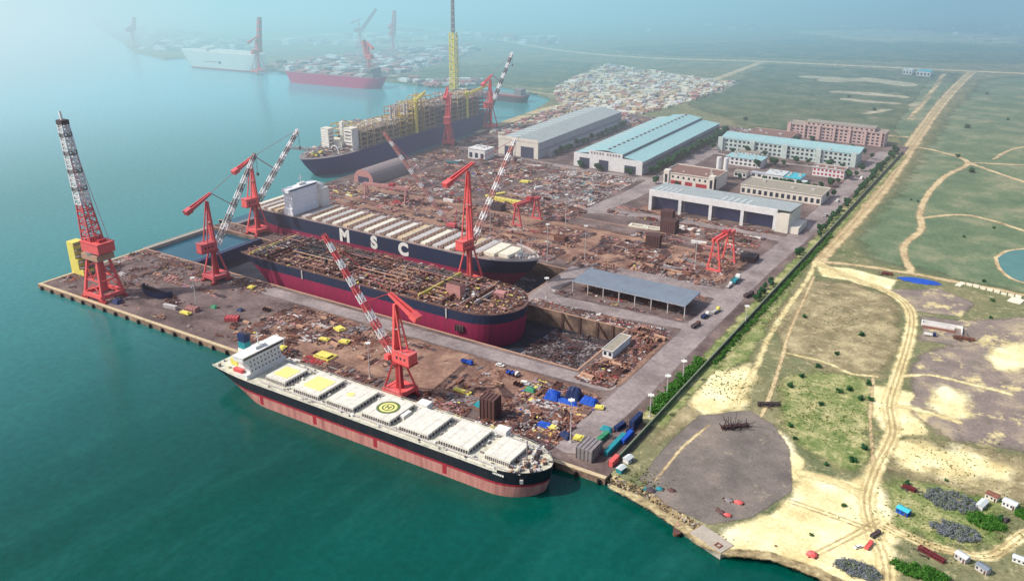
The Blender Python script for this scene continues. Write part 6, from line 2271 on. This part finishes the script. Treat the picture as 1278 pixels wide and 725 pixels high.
VH = [('truck', 'long trailer truck with teal load on the east road', (-33.3, 292.8), 1.57, 'teal', 'white', YZ, 1.6), ('truck', 'white truck parked behind the teal loaded one', (-34.2, 280.5), 1.57, 'greylt', 'white', YZ, 1.0),
      ('truck', 'dark low loader on the road by the hedge', (-15.5, 269.7), 1.3, 'dark', 'dark', YZ, 1.2), ('truck', 'blue truck on the dock road beside the brown soil', (-131.0, 67.0), -.05, 'blue', 'blue', YZ, 1.0), ('truck', 'white and blue truck further along the dock road', (-98.4, 69.6), 0, 'blue', 'white', YZ, 1.0),
      ('car', 'white car on the dock road between two trucks', (-111.5, 75.3), .1, 'white', 'white', YZ, 1.2), ('van', 'white van on the dock road near the dock head', (-85.6, 63.0), 0.2, 'white', 'white', YZ, 1.2), ('truck', 'dark truck by the blue roofed huts at the wall', (-8.3, 48.8), 1.5, 'bluedk', 'bluedk', YZ, 1.0),
      ('truck', 'pale truck carrying long steel near the shed end', (-25.9, 228.1), 1.4, 'greylt', 'yellow', YZ, 1.1), ('truck', 'blue grey truck parked behind the shed end', (-29.2, 216.1), 1.45, 'bluedk', 'white', YZ, 1.1), ('truck', 'dark truck right at the shed corner', (-28.9, 197.0), 1.4, 'dark', 'brown', YZ, 1.1),
      ('van', 'white van on the east road by the offices', (-17.4, 659.0), 1.5, 'white', 'white', YZ, 1.5), ('car', 'white car on the east road beyond the workshop', (-19.0, 557.5), 1.5, 'white', 'white', YZ, 1.5), ('car', 'pale car on the east road at the workshop corner', (-17.0, 502.2), 1.5, 'greylt', 'white', YZ, 1.5),
      ('truck', 'dark pickup truck on the sandy track', (124.0, 26.1), 1.2, 'dark', 'dark', GZ, .75), ('truck', 'red truck beside the dark pickup on the sand', (123.2, 16.3), 1.4, 'red', 'redfar', GZ, .75), ('car', 'small white car next to the red truck on the sand', (119.4, 13.3), .9, 'white', 'white', GZ, .9),
      ('van', 'dark van by the white houses at the field edge', (173.4, 69.7), 1.2, 'dark', 'dark', GZ, .9), ('truck', 'white truck beside the ruined walls', (110.6, 268.1), .2, 'white', 'bluedk', GZ, .9)]
for kd, lb, (x, y), ro, bd, cb, z, sc in VH:
    vehicle(kd, lb, x, y, ro, bd, cb, None, z, sc)

# containers and huts: simple boxes with doors, corrugation and corner posts
def container(label, x, y, rot, mat, L=12.0, h=2.6, z=YZ, name='container', cat='container', group=None, wd=2.5):
    t = thing(name, label, cat, (x, y, z), rot, group)
    mb = MB()
    mb.box(-L / 2, -wd / 2, .12, L / 2, wd / 2, h)
    n = int(L / .6)
    for k in range(n):
        xx = -L / 2 + .3 + k * (L - .5) / n
        mb.box(xx, -wd / 2 - .05, .25, xx + .25, -wd / 2, h - .12)
        mb.box(xx, wd / 2, .25, xx + .25, wd / 2 + .05, h - .12)
    mb.build('shell', M[mat], t)
    mb = MB()
    for sx in (-1, 1):
        for sy in (-1, 1):
            mb.rbox(sx * (L / 2 - .02), sy * (wd / 2 - .02), 0.02, .22, .22, h + .05)
    mb.build('corner_posts', M['dark'], t)
    mb = MB()
    for s in (-1, 1):
        mb.box(L / 2, s * wd / 4 - wd / 4 + .06, .2, L / 2 + .08, s * wd / 4 + wd / 4 - .06, h - .1)
    mb.build('door', M[mat], t)
    return t


CN = [('blue container at the wall by the quay corner', (-7, 40), 1.57, 'blue', 12, 2.8), ('long teal container row along the wall', (-9, 30), 1.57, 'teal', 22, 3.0), ('dark blue container stack end near the hedge foot', (-9, 56), 1.57, 'bluedk', 12, 5.4), ('blue grey container beside the dark one at the wall', (-15, 48), 1.4, 'bluedk', 8, 2.8),
      ('red roofed kiosk container at the corner of the quay', (-2.6, 15.4), 1.57, 'red', 8, 3.2), ('green container under the lamp mast at the wall', (-18, 32), 1.5, 'green', 12, 2.6),
      ('pale container on the seaward quay', (-363.3, 24.1), .15, 'greylt', 12, 2.8), ('white container by the halls road', (-350.2, 348.9), 0, 'white', 12, 2.8), ('dark green container near the arched shelter', (-435.8, 474.6), .5, 'teal', 14, 3), ('white container on the plates lot', (-297.6, 437.4), 1.2, 'white', 10, 2.6), ('white container in front of the workshop', (-90.0, 361.2), .1, 'white', 14, 2.8), ('pink container in front of the workshop', (-74.3, 354.1), .1, 'pink', 14, 2.8)]
for lb, (x, y), ro, mt, L, h in CN:
    container(lb, x, y, ro, mt, L, h)

# rings or slabs laid out before the workshop
for k, (x, y) in enumerate(((-155.6, 377.6), (-140.2, 379.0))):
    t = thing('concrete_ring', ('left' if k == 0 else 'right') + ' one of two pale oblong frames lying before the workshop', 'frame', (x, y, YZ), .1, 'pale frames before the workshop')
    mb = MB()
    for a in ((-8, -4, 8, -2.2), (-8, 2.2, 8, 4), (-8, -2.2, -5.6, 2.2), (5.6, -2.2, 8, 2.2)):
        mb.box(a[0], a[1], .03, a[2], a[3], 1.4)
    mb.build('ring', M['cream'], t)
    mb = MB()
    mb.box(-5.5, -2.1, .03, 5.5, 2.1, .4)
    mb.build('bed', M['brown'], t)

# many repeats lying about the yard: each its own object
def repeats(name, label, cat, group, boxes, n, maker, seed):
    rr = random.Random(seed)
    first = None
    for _ in range(n):
        x0, y0, x1, y1 = rr.choice(boxes)
        x, y = rr.uniform(x0, x1), rr.uniform(y0, y1)
        ro, sc = rr.choice((0, 1.57)) + rr.gauss(0, .08), rr.uniform(.5, 1.0)
        if first is None:
            t = thing(name, label, cat, (x, y, YZ), ro, group)
            t.scale = (sc,) * 3
            first = (t, [(c, []) for c in maker(t)])
        else:
            dup(first[0], first[1], (x, y, YZ), ro, sc)


def mk_plates(t):
    mb = MB()
    for k in range(7):
        mb.rbox((k % 3 - 1) * .15, (k % 2) * .12, .25 + k * .22, 7.5, 2.6, .16, .01 * (k % 3))
    mb2 = MB()
    for x in (-2.6, 0, 2.6):
        mb2.rbox(x, 0, 0.02, .3, 2.8, .22)
    return [mb.build('plates', M['rust'], t), mb2.build('bearers', M['dark'], t)]


def mk_pipes(t):
    mb = MB()
    for r, n in ((0, 5), (1, 4), (2, 3)):
        for k in range(n):
            y = (k - (n - 1) / 2) * .82
            mb.tube((-4.5, y, .62 + r * .7), (4.5, y, .62 + r * .7), .38, 8)
    mb2 = MB()
    for x in (-2.6, 2.6):
        mb2.rbox(x, 0, 0.02, .3, 4.4, .22)
    return [mb.build('pipes', M['rustlt'], t), mb2.build('bearers', M['dark'], t)]


def mk_beams(t):
    mb = MB()
    for k in range(5):
        y = (k - 2) * .7
        mb.box(-5 + .3 * (k % 2), y - .25, .25, 5, y + .25, .34)
        mb.box(-5 + .3 * (k % 2), y - .06, .34, 5, y + .06, .8)
        mb.box(-5 + .3 * (k % 2), y - .25, .8, 5, y + .25, .9)
    mb2 = MB()
    for x in (-3, 3):
        mb2.rbox(x, 0, 0.02, .3, 3.6, .22)
    return [mb.build('beams', M['grey'], t), mb2.build('bearers', M['dark'], t)]


def mk_module(t):
    mb = MB()
    for x in (-3, 0, 3):
        mb.box(x - .12, -2.2, .2, x + .12, 2.2, 2.8)
    mb.box(-3.2, -2.2, .1, 3.2, 2.2, .3)
    mb2 = MB()
    mb2.box(-3.3, 2.2, .1, 3.3, 2.36, 3.0)
    return [mb.build('frames', M['brown'], t), mb2.build('panel', M['rustlt'], t)]


ZN = [(-310, 14, -165, 74), (-125, 32, -60, 72), (-320, 256, -165, 345), (-148, 305, -64, 398), (-480, 268, -335, 345), (-325, 352, -220, 390), (-480, 430, -330, 530), (-300, 405, -226, 520), (-118, 276, -62, 300), (-62, 90, -42, 118), (-62, 155, -42, 172)]
repeats('plate_stack', 'stack of rusty steel plates lying in the open yard', 'plate stack', 'stacks of rusty plates about the yard', ZN, 90, mk_plates, 1)
repeats('pipe_stack', 'stack of pale rusty pipes lying in the open yard', 'pipe stack', 'stacks of pipes about the yard', ZN, 60, mk_pipes, 2)
repeats('beam_stack', 'row of grey steel beams on bearers in the open yard', 'beam stack', 'rows of beams about the yard', ZN, 60, mk_beams, 3)
repeats('panel_section', 'brown stiffened panel section standing in the open yard', 'panel section', 'stiffened panel sections about the yard', ZN, 80, mk_module, 4)
# keel blocks and scaffold on the dock floor seen at the head
repeats_z = YZ

M['maroon'] = paint('maroon_paint', lin(112, 44, 50), lin(80, 40, 42), .5, .5, .8)
# ---- east of the wall: wreckage, tarpaulins, huts
def wreck(label, x, y, rot, n, L, mat='brown', h=3.0, name='steel_wreck'):
    t = thing(name, label, 'steel wreck', (x, y, GZ), rot)
    rr = random.Random(int(x * 10 + y))
    mb = MB()
    mb.truss((-L / 2, 0, 1.0), (L / 2, .6, 1.2), 1.8, 1.4, max(4, int(L / 2)), (0,), .3)
    mb.build('lattice_spar', M[mat], t)
    mb = MB()
    for k in range(n):
        a = (rr.uniform(-L / 2, L / 2), rr.uniform(-2, 2), .2)
        mb.bar(a, (a[0] + rr.uniform(-4, 4), a[1] + rr.uniform(-4, 4), rr.uniform(.3, h)), .35)
    stuff(mb.build('bent_bars', M['dark'], t))
    return t


wreck('dark tripod shaped steel wreck on the grey gravel yard', *(39.1, 82.6), .7, 26, 16, 'brown', 7)
wreck('second dark wreck at the upper edge of the gravel yard', *(47.3, 117.0), .5, 14, 13, 'dark', 2.5)
wreck('rusty brown lattice wreck by the ruined walls', *(131.2, 273.6), .1, 20, 13, 'rust', 3.5)
wreck('dark red lattice frame lying along the sandy track', *(147.9, 24.2), -.45, 8, 12, 'maroon', 1.6)
wreck('rusty frame among the weeds by the blue hut', *(130.6, 71.9), -.3, 8, 6, 'maroon', 1.4)
wreck('reddish scrap at the left end of the blue tarpaulin', *(63.6, 372.0), .1, 10, 8, 'maroon', 1.4)


def tarp_heap(label, x, y, rot, L, wd, h, mat, mat2='brown'):
    t = thing('tarpaulin_heap', label, 'tarpaulin', (x, y, GZ), rot)
    rr = random.Random(int(x * 7 + y * 3))
    nx, ny = 12, 8
    vs = []
    for i in range(nx + 1):
        for j in range(ny + 1):
            u, v = i / nx * 2 - 1, j / ny * 2 - 1
            e = min(1, math.hypot(u, v) if True else 0)
            z = .12 + h * max(0, 1 - e ** 2) ** .6 + rr.uniform(-.12, .2) * h * (1 - e)
            q = 1 / max(1, math.hypot(u, v))
            k_ = q * (1 + rr.uniform(-.16, .06))
            vs.append((u * k_ * L / 2, v * k_ * wd / 2, z if e < 1 else .1))
    fs = [(i * (ny + 1) + j, (i + 1) * (ny + 1) + j, (i + 1) * (ny + 1) + j + 1, i * (ny + 1) + j + 1) for i in range(nx) for j in range(ny)]
    mb = MB()
    mb.add(vs, fs)
    mb.build('sheet', M[mat], t)
    mb = MB()
    for k in range(7):
        a = rr.uniform(0, 6.28)
        mb.rbox(math.cos(a) * L * .5, math.sin(a) * wd * .5, .02, .9, .7, .4, a)
    stuff(mb.build('weights', M[mat2], t))


tarp_heap('long deep blue tarpaulin stretched beside the field track', *(87.6, 370.9), .12, 32, 12, 1.5, 'blue')
tarp_heap('bright red tarpaulin heap on the sand by the water', *(103.1, -2.8), .2, 5.2, 4.4, 2.0, 'red')
tarp_heap('red tarpaulin at the landward end of the gravel yard heaps', *(63.2, 17.1), .2, 5, 3, 1.2, 'red')
tarp_heap('red tarpaulin nearest the shore among the gravel yard heaps', *(62.0, 4.6), .3, 4, 2.6, 1.2, 'red')
tarp_heap('flat dark grey cover beside the landward red tarpaulin', *(58.3, 16.3), .2, 5, 3.2, .6, 'grey')
tarp_heap('long dark purple cover pointing at the red tarpaulin near the shore', *(58.1, 5.7), -.5, 6, 2.6, .6, 'brown')
tarp_heap('dark and teal net heap at the shore corner of the gravel yard', *(23.2, 3.6), .2, 6, 4.5, 1.0, 'dark', 'teal')
tarp_heap('bright teal net heap next to the dark one', *(26.4, 7.1), .4, 4, 3.4, 1.0, 'teal')
tarp_heap('brown round heap right of the teal nets', *(31.9, 9.0), 0, 4, 3, .8, 'brown')


def hut(label, x, y, rot, w_, d_, h_, wall, roof, z=GZ, name='hut', cat='hut', group=None, pitch=.8):
    t = thing(name, label, cat, (x, y, z), rot, group)
    mb = MB()
    mb.box(-w_ / 2, -d_ / 2, 0.02, w_ / 2, d_ / 2, h_)
    mb.build('wall', wall, t)
    mb = MB()
    e = .3
    mb.add([(-w_ / 2 - e, -d_ / 2 - e, h_), (w_ / 2 + e, -d_ / 2 - e, h_), (w_ / 2 + e, 0, h_ + pitch), (-w_ / 2 - e, 0, h_ + pitch), (-w_ / 2 - e, d_ / 2 + e, h_), (w_ / 2 + e, d_ / 2 + e, h_)],
           [(0, 1, 2, 3), (3, 2, 5, 4), (0, 3, 4), (1, 5, 2)])
    mb.build('roof', roof, t)
    mb = MB()
    for k in range(max(2, int(w_ / 2))):
        x0 = -w_ / 2 + .5 + k * (w_ - 1) / max(1, int(w_ / 2))
        mb.box(x0, -d_ / 2 - .05, h_ * .35, x0 + .8, -d_ / 2 + .02, h_ * .75)
    mb.build('window', M['glass'], t)
    mb = MB()
    mb.box(w_ / 2 - 1.2, -d_ / 2 - .06, .05, w_ / 2 - .4, -d_ / 2 + .02, h_ * .8)
    mb.build('door', M['brown'], t)
    return t


hut('light blue roofed hut beside the sandy track', *(131.7, 50.6), -.35, 5.6, 3.6, 2.6, M['blue'], RF['bright'])
hut('long narrow white hut at the edge of the grey thicket', *(162.6, 76.0), 1.3, 7, 3, 2.4, RF['wall'], RF['strip'])
hut('white house with dark windows at the right edge', *(173.9, 83.1), -.3, 6, 4, 3, RF['wall'], RF['strip'])
hut('small house with red brown roof behind the white huts', *(166.1, 85.8), -.3, 5.4, 4, 2.6, RF['cream'], M['rust'])
hut('pale grey cabin first beside the dark red lattice', *(159.6, 29.0), -.5, 5.2, 3.4, 2.8, M['greylt'], RF['strip'])
hut('pale grey cabin second in line near the lower edge', *(168.2, 25.8), -.5, 5.2, 3.4, 2.6, M['greylt'], RF['slate'])
hut('long white roofed cabin at the lower right edge', *(182.4, 40.9), -.1, 8, 3, 2.2, RF['wall'], RF['strip'])
hut('pale blue hut outside the yard wall near the shore, landward one', (2.8), 21, 1.4, 4.6, 3.4, 2.6, RF['wall'], RF['strip'])
hut('pale blue hut outside the yard wall nearest the shore', 3.6, 11, 1.4, 4.4, 3.2, 2.4, M['teal'], RF['strip'])
# ruined walls
t = thing('ruined_walls', 'white roofless wall foundation by the gravel lot', 'ruin', (115.5, 286.4) + (GZ,), .1)
mb = MB()
for a in ((-13, 4.2, 13, 5), (-13, -1.2, 8, -.4), (-13, -.4, -12.2, 4.2), (12.2, -6, 13, 4.2)):
    mb.box(a[0], a[1], .02, a[2], a[3], 1.9)
mb.build('wall_stub', M['white'], t)
mb = MB()
mb.box(-12.1, -5.5, .02, 9, -1.4, .35)
mb.build('floor_slab', M['rust'], t)
t = thing('low_wall', 'pale broken wall beside the field track at the right edge', 'wall', (136.4, 378.4) + (GZ,), -.22)
mb = MB()
for k in range(9):
    mb.box(-22 + k * 5, -.4, .02, -18 + k * 5, .4, 1.6 + .4 * (k % 3))
mb.build('wall_stub', M['cream'], t)
mb = MB()
mb.box(-23, -7, .02, -19, -1, .5)
mb.box(16, -12, .02, 25, -1, .5)
mb.build('floor_slab', M['cream'], t)
# landing slip and the stranded boat
t = thing('landing_slip', 'small pale concrete landing with a square hatch on the shore', 'landing', (62, -15.5, 0), -.35)
mb = MB()
mb.box(-9, -5, -2, 9, 4, 3.7)
mb.build('slab', M['concrete'], t)
mb = MB()
for a in ((3.6, -3.4, 6.6, -2.8), (3.6, -1, 6.6, -.4), (3.6, -2.8, 4.2, -1), (6, -2.8, 6.6, -1)):
    mb.box(a[0], a[1], 3.72, a[2], a[3], 4.1)
mb.build('hatch_kerb', M['rust'], t)
BT_ = thing('stranded_boat', 'small rusty boat grounded on the rocky bank', 'boat', (43.5, -11.2, .2), R(-70))
mb = MB()
hull(mb, 9, 3.4, [(-.8, 0), (0, 0), (1.0, 0), (1.9, 0)], rake=1.2, srake=.5, sfull=(.6, .9), n=16, deck=1)
mb.build('hull', [M['rust'], M['brown']], BT_)
mb = MB()
mb.rbox(3, 0, 1.9, 2.2, 1.8, 1.4)
mb.build('wheelhouse', M['rustlt'], BT_)
